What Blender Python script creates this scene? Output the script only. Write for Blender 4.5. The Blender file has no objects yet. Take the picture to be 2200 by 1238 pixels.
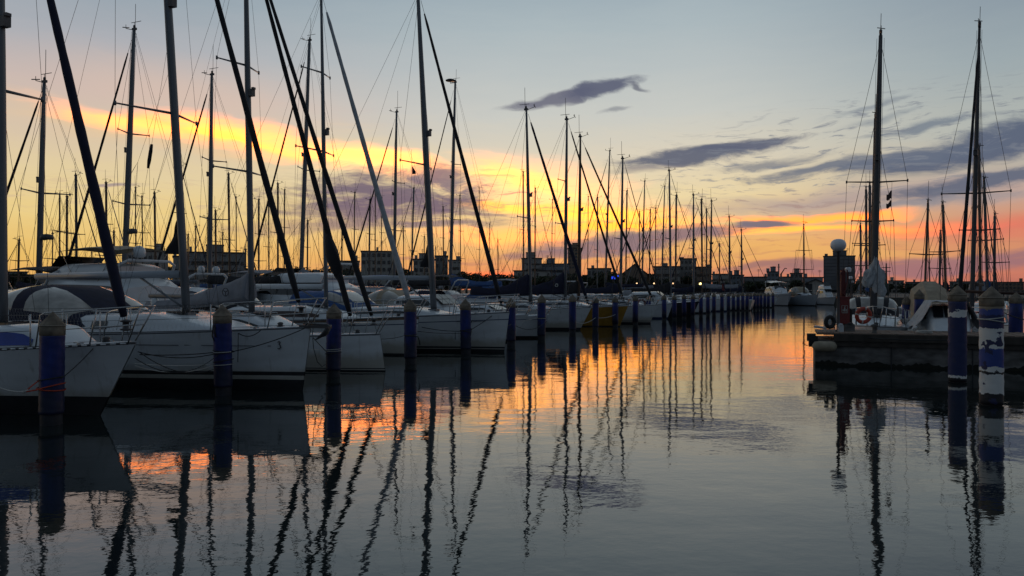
import bpy, math, random
from mathutils import Vector, Matrix
random.seed(7)
F = 1650.0      # focal length in pixels of the 2200 px wide photograph
HY = 622.0      # horizon row
CH = 2.2        # camera height above the water
S = bpy.context.scene
COL = S.collection
# ------------------------------------------------------------------ camera
cam = bpy.data.cameras.new("camera"); cam_o = bpy.data.objects.new("camera", cam); COL.objects.link(cam_o)
cam_o.location = (0, 0, CH); cam_o.rotation_euler = (math.radians(90), 0, 0)
cam.sensor_width = 36; cam.lens = 36 * F / 2200; cam.shift_y = 3.0 / 2200
cam.clip_start = 0.1; cam.clip_end = 6000
S.camera = cam_o
S.view_settings.view_transform = 'Standard'; S.view_settings.look = 'None'
S.view_settings.exposure = 0; S.view_settings.gamma = 1
S.cycles.max_bounces = 6

def lin(c):
    return tuple(((v / 255) / 12.92 if v / 255 <= 0.04045 else ((v / 255 + 0.055) / 1.055) ** 2.4) for v in c)

# ------------------------------------------------------------------ sky (directions only: azimuth / elevation)
W = bpy.data.worlds.new("World"); S.world = W; W.use_nodes = True
nt = W.node_tree; nt.nodes.clear()
def N(t, **k):
    n = nt.nodes.new(t)
    for a, b in k.items(): setattr(n, a, b)
    return n
def L(a, b): nt.links.new(a, b)
def mth(op, a, b=None, c=None, clamp=False):
    n = N('ShaderNodeMath', operation=op, use_clamp=clamp)
    for i, v in enumerate((a, b, c)):
        if v is None: continue
        if hasattr(v, 'is_linked'): L(v, n.inputs[i])
        else: n.inputs[i].default_value = v
    return n.outputs[0]
def mixc(f, a, b, mode='MIX'):
    n = N('ShaderNodeMixRGB', blend_type=mode)
    for i, v in enumerate((f, a, b)):
        if hasattr(v, 'is_linked'): L(v, n.inputs[i])
        elif i == 0: n.inputs[0].default_value = v
        else: n.inputs[i].default_value = (*v, 1)
    return n.outputs[0]
def sstep(v, a, b):
    n = N('ShaderNodeMapRange', interpolation_type='SMOOTHSTEP')
    L(v, n.inputs[0]); n.inputs[1].default_value = a; n.inputs[2].default_value = b
    return n.outputs[0]
tc = N('ShaderNodeTexCoord'); sx = N('ShaderNodeSeparateXYZ'); L(tc.outputs['Generated'], sx.inputs[0])
AZ = mth('ARCTAN2', sx.outputs[0], sx.outputs[1])
EL0 = mth('ARCSINE', sx.outputs[2])
EL = mth('ABSOLUTE', EL0)
cmb = N('ShaderNodeCombineXYZ'); L(AZ, cmb.inputs[0]); L(EL, cmb.inputs[1]); P0 = cmb.outputs[0]
def ae(px, y):
    u = (px - 1100) / F; v = (HY - y) / F
    return math.atan(u), math.atan(v / math.sqrt(1 + u * u))
def noise(vec, scale, detail, sx_, sy_, rot=0, rough=0.55, off=0):
    m = N('ShaderNodeMapping'); L(vec, m.inputs[0]); m.inputs['Scale'].default_value = (sx_, sy_, 1)
    m.inputs['Rotation'].default_value = (0, 0, rot); m.inputs['Location'].default_value = (off, off, 0)
    n = N('ShaderNodeTexNoise'); L(m.outputs[0], n.inputs['Vector']); n.inputs['Scale'].default_value = scale
    n.inputs['Detail'].default_value = detail; n.inputs['Roughness'].default_value = rough
    return n
# tilt: cloud streaks rise gently to the right
nw = noise(P0, 5, 4, 1.0, 2.6, rot=-0.12)
wv = N('ShaderNodeVectorMath', operation='SUBTRACT'); L(nw.outputs['Color'], wv.inputs[0]); wv.inputs[1].default_value = (.5, .5, .5)
wm = N('ShaderNodeVectorMath', operation='MULTIPLY'); L(wv.outputs[0], wm.inputs[0]); wm.inputs[1].default_value = (0.16, 0.05, 0)
wa = N('ShaderNodeVectorMath', operation='ADD'); L(P0, wa.inputs[0]); L(wm.outputs[0], wa.inputs[1]); PW = wa.outputs[0]
nf = noise(PW, 17, 9, 1.0, 3.8, rot=-0.16, rough=0.70).outputs[0]
ns = noise(PW, 9, 6, 1.0, 7.0, rot=-0.06, rough=0.6, off=3.1).outputs[0]
def ramp(stops, fac):
    r = N('ShaderNodeValToRGB'); L(fac, r.inputs[0]); e = r.color_ramp.elements
    while len(e) > 1: e.remove(e[-1])
    for i, (y, c) in enumerate(stops):
        p = math.atan((HY - y) / F) / math.radians(21)
        el = e[0] if i == 0 else e.new(p)
        el.position = max(0, p); el.color = (*lin(c), 1)
    return r.outputs[0]
fe = mth('DIVIDE', mth('ADD', EL, mth('MULTIPLY', mth('SUBTRACT', ns, .5), 0.03)), math.radians(21))
Rl = ramp([(622, (232, 170, 96)), (560, (232, 188, 104)), (480, (234, 205, 136)), (400, (226, 205, 160)), (320, (214, 194, 170)),
           (240, (202, 184, 176)), (150, (172, 174, 180)), (60, (152, 164, 174)), (0, (143, 158, 170))], fe)
Rc = ramp([(622, (200, 118, 90)), (590, (226, 144, 98)), (550, (236, 172, 106)), (490, (240, 198, 134)), (430, (236, 214, 164)), (340, (218, 208, 186)),
           (250, (199, 201, 195)), (150, (183, 191, 192)), (60, (170, 183, 188)), (0, (160, 175, 183))], fe)
Rr = ramp([(622, (176, 104, 92)), (590, (200, 120, 100)), (550, (210, 140, 106)), (500, (212, 148, 112)), (450, (188, 160, 150)), (400, (182, 172, 160)),
           (330, (176, 180, 174)), (200, (154, 167, 172)), (100, (141, 155, 165)), (0, (131, 147, 160))], fe)
base = mixc(sstep(AZ, ae(150, 600)[0], ae(1150, 600)[0]), Rl, Rc)
base = mixc(sstep(AZ, ae(1450, 600)[0], ae(2250, 600)[0]), base, Rr)
col = base
HEAT = None      # how far past white the lit cloud is
def blob(cx, cy, rx, ry, deg, c, amt, soft=0, lo=0.0, hi=0.75, na=0.9):
    """one patch of cloud or glow: centre, half sizes and tilt, its edge broken by noise"""
    global col, HEAT
    a, e = ae(cx, cy)
    m = N('ShaderNodeMapping', vector_type='TEXTURE'); L(PW if soft < 2 else P0, m.inputs[0])
    m.inputs['Location'].default_value = (a, e, 0); m.inputs['Rotation'].default_value = (0, 0, math.radians(deg))
    m.inputs['Scale'].default_value = (rx / F, ry / F, 1)
    ln = N('ShaderNodeVectorMath', operation='LENGTH'); L(m.outputs[0], ln.inputs[0])
    v = mth('SUBTRACT', 1.0, ln.outputs['Value'])
    nz = ns if soft else nf
    v = mth('MULTIPLY_ADD', mth('SUBTRACT', nz, 0.5), na * (1 if soft else 2.4), v)
    f = sstep(v, lo, hi)
    f = mth('MULTIPLY', f, amt)
    col = mixc(f, col, lin(c))
    hot = (2.6 if cy < 360 else 1.25) if c[0] >= 250 else (.45 if c[0] >= 240 and c[2] < 130 else None)
    if hot: HEAT = mth('MULTIPLY', f, hot) if HEAT is None else mth('MAXIMUM', HEAT, mth('MULTIPLY', f, hot))
    elif c[0] < 200 and HEAT is not None: HEAT = mth('MULTIPLY', HEAT, mth('SUBTRACT', 1.0, f))
# glows and lit cloud
blob(430, 215, 420, 100, -6, (222, 192, 172), .5, 2, 0, 1)
blob(300, 275, 330, 46, -8, (244, 202, 146), .65, 1, 0, .9)
blob(300, 262, 220, 26, -8, (252, 202, 120), .8, 1, -.1, 1)
blob(510, 282, 250, 38, -8, (255, 206, 104), .95, 1, -.1, 1)
blob(540, 300, 160, 14, -9, (255, 222, 96), .8, 1, -.1, .9)
blob(800, 345, 220, 34, -10, (255, 222, 106), .95, 1, -.1, 1)
blob(880, 372, 420, 90, -10, (246, 218, 160), .65, 2, 0, 1)
blob(1170, 410, 300, 90, -10, (252, 226, 156), .7, 2, 0, 1)
blob(1110, 384, 170, 26, -14, (255, 240, 136), .85, 1, 0, .9)
blob(1080, 440, 180, 22, -6, (255, 220, 96), .85, 1, 0, .8)
blob(1290, 462, 200, 34, -6, (255, 224, 90), .95, 1, 0, .8)
blob(1330, 490, 180, 16, 2, (255, 206, 70), .9, 1, 0, .8)
blob(1120, 515, 280, 22, -2, (250, 196, 108), .7, 1, 0, .9)
blob(1060, 592, 110, 14, 0, (240, 116, 74), .75, 2, 0, 1)
blob(1660, 540, 420, 46, 0, (234, 178, 104), .85, 1, 0, 1)
blob(1740, 468, 240, 12, 1, (252, 176, 78), .95, 1, 0, .7)
blob(1560, 502, 230, 12, 4, (252, 196, 90), .9, 1, 0, .8)
blob(1700, 490, 330, 9, 0, (252, 190, 82), .9, 1, 0, .8)
blob(1950, 486, 200, 18, 0, (240, 152, 92), .8, 1, 0, 1)
blob(2180, 482, 250, 34, 0, (222, 118, 100), .85, 1, 0, 1)
# grey and mauve cloud
blob(1800, 428, 520, 34, 3, (166, 150, 152), .75, 1, 0, 1)
blob(1190, 208, 110, 13, 10, (108, 110, 126), .95, 0, -.05, .55, .4)
blob(1300, 186, 125, 17, 9, (88, 94, 116), .95, 0, -.05, .5, .4)
blob(1310, 228, 60, 8, 8, (130, 134, 142), .7, 0, .1, .9, .6)
blob(1400, 176, 45, 10, -8, (104, 108, 122), .85, 0, .1, .8, .6)
blob(1500, 326, 200, 22, 6, (88, 96, 116), .95, 0, -.05, .5, .5)
blob(1610, 304, 120, 12, 4, (92, 98, 118), .9, 0, -.05, .5, .5)
blob(1660, 345, 170, 16, 4, (120, 124, 134), .8, 0, .05, .9, .6)
blob(1370, 360, 110, 12, 5, (140, 134, 136), .7, 0, .05, .9, .6)
blob(1850, 236, 130, 9, 9, (134, 142, 150), .75, 0, .05, .9, .6)
blob(1985, 280, 140, 11, 3, (108, 120, 136), .8, 0, .05, .8, .6)
blob(1880, 262, 120, 9, 6, (138, 146, 152), .6, 0, .05, .9, .6)
blob(2140, 312, 280, 36, 9, (84, 95, 118), .95, 0, -.05, .6, .55)
blob(2000, 338, 200, 14, 6, (92, 102, 122), .9, 0, .0, .7, .6)
blob(1830, 356, 270, 20, 4, (100, 109, 127), .88, 0, .05, .8, .65)
blob(2110, 398, 210, 26, 7, (88, 98, 120), .9, 0, .0, .7, .65)
blob(1620, 482, 95, 12, 3, (112, 108, 124), .95, 0, .1, .6, .35)
blob(1990, 440, 260, 14, 2, (134, 134, 144), .75, 0, .1, .9, .6)
blob(850, 422, 310, 58, -3, (108, 95, 115), .95, 0, .0, .75, .75)
blob(750, 455, 250, 46, 0, (114, 98, 116), .93, 0, .0, .8, .7)
blob(960, 385, 130, 28, -8, (126, 110, 124), .85, 0, .05, .8, .8)
blob(700, 490, 260, 20, 3, (140, 118, 122), .8, 0, .0, .9, .7)
blob(960, 488, 180, 13, 2, (130, 112, 124), .8, 0, .05, .8, .6)
blob(1050, 462, 120, 8, 2, (150, 124, 120), .75, 0, .1, .9, .6)
blob(280, 398, 80, 7, 0, (150, 134, 140), .8, 0, .1, .9, .6)
blob(1370, 518, 330, 22, 5, (122, 108, 124), .92, 0, .0, .6, .45)
blob(1180, 545, 220, 12, 3, (150, 118, 118), .8, 0, .0, .8, .5)
blob(1480, 548, 200, 8, 1, (190, 126, 100), .6, 0, .1, .9, .5)
blob(2000, 566, 420, 26, 4, (150, 110, 118), .85, 0, .0, .55, .3)
blob(1720, 573, 190, 14, 2, (156, 114, 112), .88, 0, .0, .6, .35)
blob(900, 562, 300, 8, 0, (176, 126, 108), .6, 0, .1, .9, .5)
# thin torn streaks over the right half and along the low glow
nst = noise(PW, 26, 7, 1.0, 7.5, rot=-0.10, rough=.66, off=7.7).outputs[0]
def wisps(cx, cy, rx, ry, deg, c, amt, lo=.52, hi=.66):
    global col
    a, e = ae(cx, cy); m = N('ShaderNodeMapping', vector_type='TEXTURE'); L(P0, m.inputs[0])
    m.inputs['Location'].default_value = (a, e, 0); m.inputs['Rotation'].default_value = (0, 0, math.radians(deg)); m.inputs['Scale'].default_value = (rx / F, ry / F, 1)
    ln = N('ShaderNodeVectorMath', operation='LENGTH'); L(m.outputs[0], ln.inputs[0])
    k = sstep(mth('SUBTRACT', 1.0, ln.outputs['Value']), 0, .6)
    col = mixc(mth('MULTIPLY', mth('MULTIPLY', k, sstep(nst, lo, hi)), amt), col, lin(c))
wisps(1850, 320, 560, 130, 4, (120, 126, 138), .75)
wisps(960, 430, 420, 100, -4, (140, 118, 124), .7)
wisps(1500, 470, 420, 60, 3, (170, 134, 124), .55)
wisps(1700, 540, 700, 60, 0, (190, 128, 104), .45)
wisps(300, 420, 400, 60, 0, (196, 168, 150), .4)
# above the frame and behind the camera the evening sky is darker and bluer
col = mixc(sstep(EL, math.radians(19), math.radians(62)), col, (0.085, 0.11, 0.15))
back = mixc(sstep(EL, 0, math.radians(55)), (0.098, 0.122, 0.155), (0.10, 0.14, 0.185))
bk = sstep(mth('ABSOLUTE', AZ), math.radians(48), math.radians(125))
col = mixc(bk, col, back)
# the lit cloud and the glow are brighter than the picture can show: their red runs well past white
sp3 = N('ShaderNodeSeparateColor'); L(col, sp3.inputs[0]); R0 = sp3.outputs[0]
warm = mth('MULTIPLY', HEAT, mth('SUBTRACT', 1.0, bk))
R1_ = mth('MULTIPLY', R0, mth('ADD', 1.0, mth('MULTIPLY', warm, 1.7)))
cb3 = N('ShaderNodeCombineColor'); L(R1_, cb3.inputs[0]); L(mth('MULTIPLY', sp3.outputs[1], mth('ADD', 1.0, mth('MULTIPLY', warm, .28))), cb3.inputs[1]); L(sp3.outputs[2], cb3.inputs[2]); col = cb3.outputs[0]
sky = N('ShaderNodeTexSky', sky_type='NISHITA', sun_disc=False, sun_elevation=math.radians(0.5), sun_rotation=0.0)
skm = N('ShaderNodeVectorMath', operation='SCALE'); L(sky.outputs[0], skm.inputs[0]); skm.inputs['Scale'].default_value = 0.004
add = N('ShaderNodeVectorMath', operation='ADD'); L(col, add.inputs[0]); L(skm.outputs[0], add.inputs[1])
bg = N('ShaderNodeBackground'); L(add.outputs[0], bg.inputs[0]); bg.inputs[1].default_value = 1.0
wo = N('ShaderNodeOutputWorld'); L(bg.outputs[0], wo.inputs[0])
W.cycles.sampling_method = 'MANUAL'; W.cycles.sample_map_resolution = 512
# the last of the sun, just at the skyline ahead
sun = bpy.data.lights.new("sun", 'SUN'); sun.energy = 0.25; sun.color = (1, .55, .3); sun.angle = math.radians(.53)
sun_o = bpy.data.objects.new("sun", sun); COL.objects.link(sun_o)
sun_o.rotation_euler = (math.radians(-89.3), 0, 0)   # low, ahead of the camera, shining towards it
sun.specular_factor = 1.0

# ------------------------------------------------------------------ materials
MATS = {}
def mat(name, color, rough=0.6, metal=0.0, var=0.18, scale=6.0, bump=0.0, spec=0.5, emit=None, stretch=(1, 1, 1), dirt=None, alpha=None):
    if name in MATS: return MATS[name]
    m = bpy.data.materials.new(name); m.use_nodes = True; t = m.node_tree; b = t.nodes['Principled BSDF']
    tc = t.nodes.new('ShaderNodeTexCoord'); mp = t.nodes.new('ShaderNodeMapping'); mp.inputs['Scale'].default_value = stretch
    t.links.new(tc.outputs['Object'], mp.inputs[0])
    n = t.nodes.new('ShaderNodeTexNoise'); n.inputs['Scale'].default_value = scale; n.inputs['Detail'].default_value = 5
    t.links.new(mp.outputs[0], n.inputs['Vector'])
    r = t.nodes.new('ShaderNodeValToRGB'); t.links.new(n.outputs[0], r.inputs[0])
    lo = tuple(max(0, c * (1 - var)) for c in (dirt or color)); hi = tuple(min(1, c * (1 + var * .6)) for c in color)
    r.color_ramp.elements[0].position = .3; r.color_ramp.elements[0].color = (*lo, 1)
    r.color_ramp.elements[1].position = .68; r.color_ramp.elements[1].color = (*hi, 1)
    t.links.new(r.outputs[0], b.inputs['Base Color'])
    b.inputs['Roughness'].default_value = rough; b.inputs['Metallic'].default_value = metal
    b.inputs['Specular IOR Level'].default_value = spec
    if bump:
        bp = t.nodes.new('ShaderNodeBump'); bp.inputs['Strength'].default_value = bump; bp.inputs['Distance'].default_value = .02
        t.links.new(n.outputs[0], bp.inputs['Height']); t.links.new(bp.outputs[0], b.inputs['Normal'])
    if emit:
        b.inputs['Emission Color'].default_value = (*emit[0], 1); b.inputs['Emission Strength'].default_value = emit[1]
    if alpha is not None:
        b.inputs['Alpha'].default_value = alpha
    MATS[name] = m
    return m
GEL = mat('white_gelcoat', (.62, .65, .67), .27, var=.13, scale=1.1, stretch=(.9, .9, 3.2))
def grimy(name, color, top):
    """hull paint with a ragged yellow-brown scum line above the water and faint runs below the deck edge"""
    m = mat(name, color, .27, var=.12, scale=1.1, stretch=(.9, .9, 3.2)); t = m.node_tree; b = t.nodes['Principled BSDF']; src = b.inputs['Base Color'].links[0].from_socket
    tc = t.nodes.new('ShaderNodeTexCoord'); sp = t.nodes.new('ShaderNodeSeparateXYZ'); t.links.new(tc.outputs['Object'], sp.inputs[0])
    def nz(st, sc):
        mp = t.nodes.new('ShaderNodeMapping'); mp.inputs['Scale'].default_value = st; t.links.new(tc.outputs['Object'], mp.inputs[0])
        n = t.nodes.new('ShaderNodeTexNoise'); n.inputs['Scale'].default_value = sc; n.inputs['Detail'].default_value = 6; t.links.new(mp.outputs[0], n.inputs[0]); return n.outputs[0]
    a = t.nodes.new('ShaderNodeMath'); a.operation = 'MULTIPLY_ADD'; t.links.new(nz((1, 1, .6), 2.2), a.inputs[0]); a.inputs[1].default_value = -.55; t.links.new(sp.outputs[2], a.inputs[2])
    r = t.nodes.new('ShaderNodeMapRange'); t.links.new(a.outputs[0], r.inputs[0]); r.inputs[1].default_value = top - .32; r.inputs[2].default_value = top - .10; r.inputs[3].default_value = .55; r.inputs[4].default_value = 0
    mx = t.nodes.new('ShaderNodeMixRGB'); t.links.new(r.outputs[0], mx.inputs[0]); t.links.new(src, mx.inputs[1]); mx.inputs[2].default_value = (.26, .21, .11, 1)
    r2 = t.nodes.new('ShaderNodeMapRange'); t.links.new(nz((6, 6, .35), 1.6), r2.inputs[0]); r2.inputs[1].default_value = .60; r2.inputs[2].default_value = .78; r2.inputs[3].default_value = 0; r2.inputs[4].default_value = .5
    m2 = t.nodes.new('ShaderNodeMixRGB'); t.links.new(r2.outputs[0], m2.inputs[0]); t.links.new(mx.outputs[0], m2.inputs[1]); m2.inputs[2].default_value = (.25, .24, .21, 1)
    t.links.new(m2.outputs[0], b.inputs['Base Color']); return m
GELH = grimy('white_hull_paint', (.62, .65, .67), .38)
GEL2 = mat('cream_gelcoat', (.56, .54, .48), .3, var=.08, scale=1.2)
GELG = mat('grey_and_backlit_gelcoat', (.36, .39, .43), .3, var=.08, scale=1.2)  # real grey parts; also white channel-end boats, their backlit shade put into the colour
DECK = mat('deck_paint', (.55, .58, .6), .55, var=.12, scale=5)
BLACK = mat('black_antifoul', (.018, .02, .024), .6, var=.3)
NAVY = mat('navy_paint', (.02, .035, .10), .35)
REDP = mat('red_paint', (.17, .022, .02), .45)
YEL = mat('yellow_paint', (.36, .19, .025), .4)
GLASS = mat('dark_window', (.012, .014, .018), .06, var=.1, spec=.8)
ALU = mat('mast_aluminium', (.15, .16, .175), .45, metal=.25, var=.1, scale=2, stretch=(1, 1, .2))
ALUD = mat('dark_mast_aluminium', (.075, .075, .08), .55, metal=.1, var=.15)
BRN = mat('varnished_spar', (.10, .06, .04), .45, var=.25, stretch=(4, 4, .4))
STEEL = mat('stainless_steel', (.45, .45, .45), .25, metal=.9, var=.05)
WIRE = mat('rigging_wire', (.09, .09, .095), .5, metal=.5)
ROPE = mat('dark_rope', (.03, .03, .032), .9, scale=60)
ROPEW = mat('white_rope', (.5, .5, .47), .9, scale=60)
ROPER = mat('red_rope', (.40, .05, .025), .9, scale=60)
CNAVY = mat('navy_canvas', (.008, .010, .034), .85, var=.3, scale=5, bump=.6)
CBLUE = mat('blue_canvas', (.04, .10, .26), .85, var=.25, scale=5, bump=.6)
CGREY = mat('grey_canvas', (.24, .25, .28), .85, var=.18, scale=4, bump=.7)
CBLK = mat('black_canvas', (.016, .016, .020), .85, var=.3, scale=5, bump=.6)
CBEIGE = mat('beige_canvas', (.34, .28, .20), .85, var=.2, scale=4, bump=.7)
SAILW = mat('white_sailcloth', (.40, .42, .44), .8, var=.2, scale=7, bump=.8)
CLEAR = mat('clear_vinyl', (.36, .34, .30), .12, var=.35, scale=3, spec=.7)
TEAK = mat('teak', (.17, .11, .075), .75, var=.3, scale=8, stretch=(1, 8, 1))
RUB = mat('black_rubber', (.018, .018, .018), .75)
CONC = mat('weathered_concrete', (.13, .125, .12), .9, var=.6, scale=2.6, bump=.9, stretch=(1, 1, 2.2))
WOOD = mat('old_timber', (.05, .042, .036), .9, var=.4, scale=4, stretch=(1, 1, .3), bump=.5)

# ------------------------------------------------------------------ mesh building
class MB:
    def __init__(s): s.v = []; s.f = []; s.m = []; s.sm = []
    def add(s, vs, fs, m=0, sm=False):
        o = len(s.v); s.v += [tuple(v) for v in vs]
        for f in fs: s.f.append(tuple(i + o for i in f)); s.m.append(m); s.sm.append(sm)
    def quad(s, a, b, c, d, m=0): s.add([a, b, c, d], [(0, 1, 2, 3)], m)
    def box(s, c, sz, m=0, rz=0, ry=0):
        R = Matrix.Rotation(rz, 3, 'Z') @ Matrix.Rotation(ry, 3, 'Y'); vs = []
        for z in (-.5, .5):
            for x, y in ((-.5, -.5), (.5, -.5), (.5, .5), (-.5, .5)):
                p = R @ Vector((x * sz[0], y * sz[1], z * sz[2])); vs.append((p.x + c[0], p.y + c[1], p.z + c[2]))
        s.add(vs, [(3, 2, 1, 0), (4, 5, 6, 7), (0, 1, 5, 4), (1, 2, 6, 5), (2, 3, 7, 6), (3, 0, 4, 7)], m)
    def loft(s, rings, m=0, closed=True, caps=True, sm=True, segm=None):
        n = len(rings[0]); vs = [p for r in rings for p in r]; o = len(s.v); s.v += [tuple(v) for v in vs]
        for i in range(len(rings) - 1):
            for j in range(n if closed else n - 1):
                k = (j + 1) % n
                s.f.append((o + i * n + j, o + i * n + k, o + (i + 1) * n + k, o + (i + 1) * n + j))
                s.m.append(segm(i, j) if segm else m); s.sm.append(sm)
        if caps and closed:
            s.f.append(tuple(o + j for j in reversed(range(n)))); s.m.append(m); s.sm.append(False)
            b = o + (len(rings) - 1) * n
            s.f.append(tuple(b + j for j in range(n))); s.m.append(m); s.sm.append(False)
    def tube(s, pts, r, n=6, m=0, flat=1.0, segm=None):
        pts = [Vector(p) for p in pts]; rs = r if isinstance(r, (list, tuple)) else [r] * len(pts); rings = []
        up = None
        for i, p in enumerate(pts):
            d = (pts[min(i + 1, len(pts) - 1)] - pts[max(i - 1, 0)])
            if d.length < 1e-9: d = Vector((0, 0, 1))
            d.normalize()
            if up is None:
                ref = Vector((0, 1, 0)) if abs(d.y) < .9 else Vector((1, 0, 0))
                up = d.cross(ref).normalized()
            else:
                up = (up - d * up.dot(d)); up = up.normalized() if up.length > 1e-6 else d.orthogonal().normalized()
            q = d.cross(up)
            rings.append([p + (up * math.cos(a) + q * math.sin(a) * flat) * rs[i] for a in [2 * math.pi * k / n for k in range(n)]])
        s.loft(rings, m, segm=segm)
    def lathe(s, prof, c, n=16, m=0, segm=None):
        rings = [[(c[0] + r * math.cos(2 * math.pi * k / n), c[1] + r * math.sin(2 * math.pi * k / n), c[2] + z) for k in range(n)] for r, z in prof]
        s.loft(rings, m, segm=segm)
    def torus(s, c, R, r, axis='X', n=24, k=8, segm=None, m=0):
        rings = []
        for i in range(n + 1):
            a = 2 * math.pi * i / n; ring = []
            for j in range(k):
                b = 2 * math.pi * j / k; u = (R + r * math.cos(b)); w = r * math.sin(b)
                p = {'X': (w, u * math.cos(a), u * math.sin(a)), 'Y': (u * math.cos(a), w, u * math.sin(a)), 'Z': (u * math.cos(a), u * math.sin(a), w)}[axis]
                ring.append((c[0] + p[0], c[1] + p[1], c[2] + p[2]))
            rings.append(ring)
        s.loft(rings, m, caps=False, segm=segm)
    def build(s, name, mats, parent=None, loc=None, rz=None):
        me = bpy.data.meshes.new(name); me.from_pydata(s.v, [], s.f)
        if not isinstance(mats, (list, tuple)): mats = [mats]
        for x in mats: me.materials.append(x)
        me.polygons.foreach_set('material_index', s.m); me.polygons.foreach_set('use_smooth', s.sm)
        me.update()
        o = bpy.data.objects.new(name, me); COL.objects.link(o)
        if parent: o.parent = parent
        if loc: o.location = loc
        if rz: o.rotation_euler = (0, 0, rz)
        return o
def tag(o, label, cat=None, group=None, kind=None):
    if label: o['label'] = label
    if cat: o['category'] = cat
    if group: o['group'] = group
    if kind: o['kind'] = kind
    return o
def empty(name, loc, rz=0):
    o = bpy.data.objects.new(name, None); COL.objects.link(o); o.location = loc; o.rotation_euler = (0, 0, rz); o.empty_display_size = .3
    return o
def line(name, pts, r, m, parent=None, n=5):
    b = MB(); b.tube(pts, r, n); return b.build(name, m, parent)
def sag(a, b, s, n=10):
    a = Vector(a); b = Vector(b)
    return [a.lerp(b, i / n) - Vector((0, 0, s * 4 * (i / n) * (1 - i / n))) for i in range(n + 1)]
def copy_obj(o, parent=None, loc=None, rz=None):
    c = o.copy(); COL.objects.link(c); c.parent = parent
    if loc is not None: c.location = loc
    if rz is not None: c.rotation_euler = (0, 0, rz)
    return c
# a point from a sight line: column px at distance d (metres ahead)
def gx(px, d): return (px - 1100) / F * d
def gz(y, d): return CH - (y - HY) / F * d
def dw(y): return F * CH / (y - HY)          # distance of a waterline seen at row y

# ------------------------------------------------------------------ water, land
def water():
    b = MB(); b.quad((-4000, -400, 0), (4000, -400, 0), (4000, 4500, 0), (-4000, 4500, 0))
    m = bpy.data.materials.new('harbour_water'); m.use_nodes = True; t = m.node_tree; p = t.nodes['Principled BSDF']
    p.inputs['Base Color'].default_value = (.012, .018, .018, 1); p.inputs['Roughness'].default_value = .02
    p.inputs['IOR'].default_value = 1.58; p.inputs['Specular IOR Level'].default_value = .66
    g = t.nodes.new('ShaderNodeNewGeometry')
    def nz(scale, det, sx, sy, w=0, rough=.5):
        mp = t.nodes.new('ShaderNodeMapping'); t.links.new(g.outputs['Position'], mp.inputs[0]); mp.inputs['Scale'].default_value = (sx, sy, 1)
        mp.inputs['Location'].default_value = (w, w * .7, 0)
        n = t.nodes.new('ShaderNodeTexNoise'); n.inputs['Scale'].default_value = scale; n.inputs['Detail'].default_value = det; n.inputs['Roughness'].default_value = rough
        t.links.new(mp.outputs[0], n.inputs[0]); return n.outputs[0]
    def mt(op, a, b=None, c=None):
        n = t.nodes.new('ShaderNodeMath'); n.operation = op
        for i, v in enumerate((a, b, c)):
            if v is None: continue
            if hasattr(v, 'is_linked'): t.links.new(v, n.inputs[i])
            else: n.inputs[i].default_value = v
        return n.outputs[0]
    big = nz(.55, 2, .6, 1.0)
    mid = nz(2.2, 4, .75, 1.0, 5, .55)
    fine = nz(7.5, 3, .7, 1.0, 9, .55)
    patch = nz(.05, 2, .6, 1.6, 21)          # breeze patches
    mr = t.nodes.new('ShaderNodeMapRange'); mr.interpolation_type = 'SMOOTHSTEP'; t.links.new(patch, mr.inputs[0])
    mr.inputs[1].default_value = .46; mr.inputs[2].default_value = .62; mr.inputs[3].default_value = .25; mr.inputs[4].default_value = 1.0
    # open water further out is more ruffled than the sheltered basin nearby
    sep = t.nodes.new('ShaderNodeSeparateXYZ'); t.links.new(g.outputs['Position'], sep.inputs[0])
    far = t.nodes.new('ShaderNodeMapRange'); far.interpolation_type = 'SMOOTHSTEP'; t.links.new(sep.outputs[1], far.inputs[0])
    far.inputs[1].default_value = 7; far.inputs[2].default_value = 26; far.inputs[3].default_value = .42; far.inputs[4].default_value = 1.0
    fa = mt('MULTIPLY', mt('MULTIPLY', fine, mr.outputs[0]), far.outputs[0])
    h = mt('ADD', mt('ADD', mt('MULTIPLY', big, WB), mt('MULTIPLY', mid, WM)), mt('MULTIPLY', fa, WF))
    bp = t.nodes.new('ShaderNodeBump'); bp.inputs['Strength'].default_value = 1; bp.inputs['Distance'].default_value = 1.0
    t.links.new(h, bp.inputs['Height']); t.links.new(bp.outputs[0], p.inputs['Normal'])
    tag(b.build('water', m), 'calm dark harbour water mirroring the sunset sky', kind='structure')
WB, WM, WF = .011, .0042, .0014
water()
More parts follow.
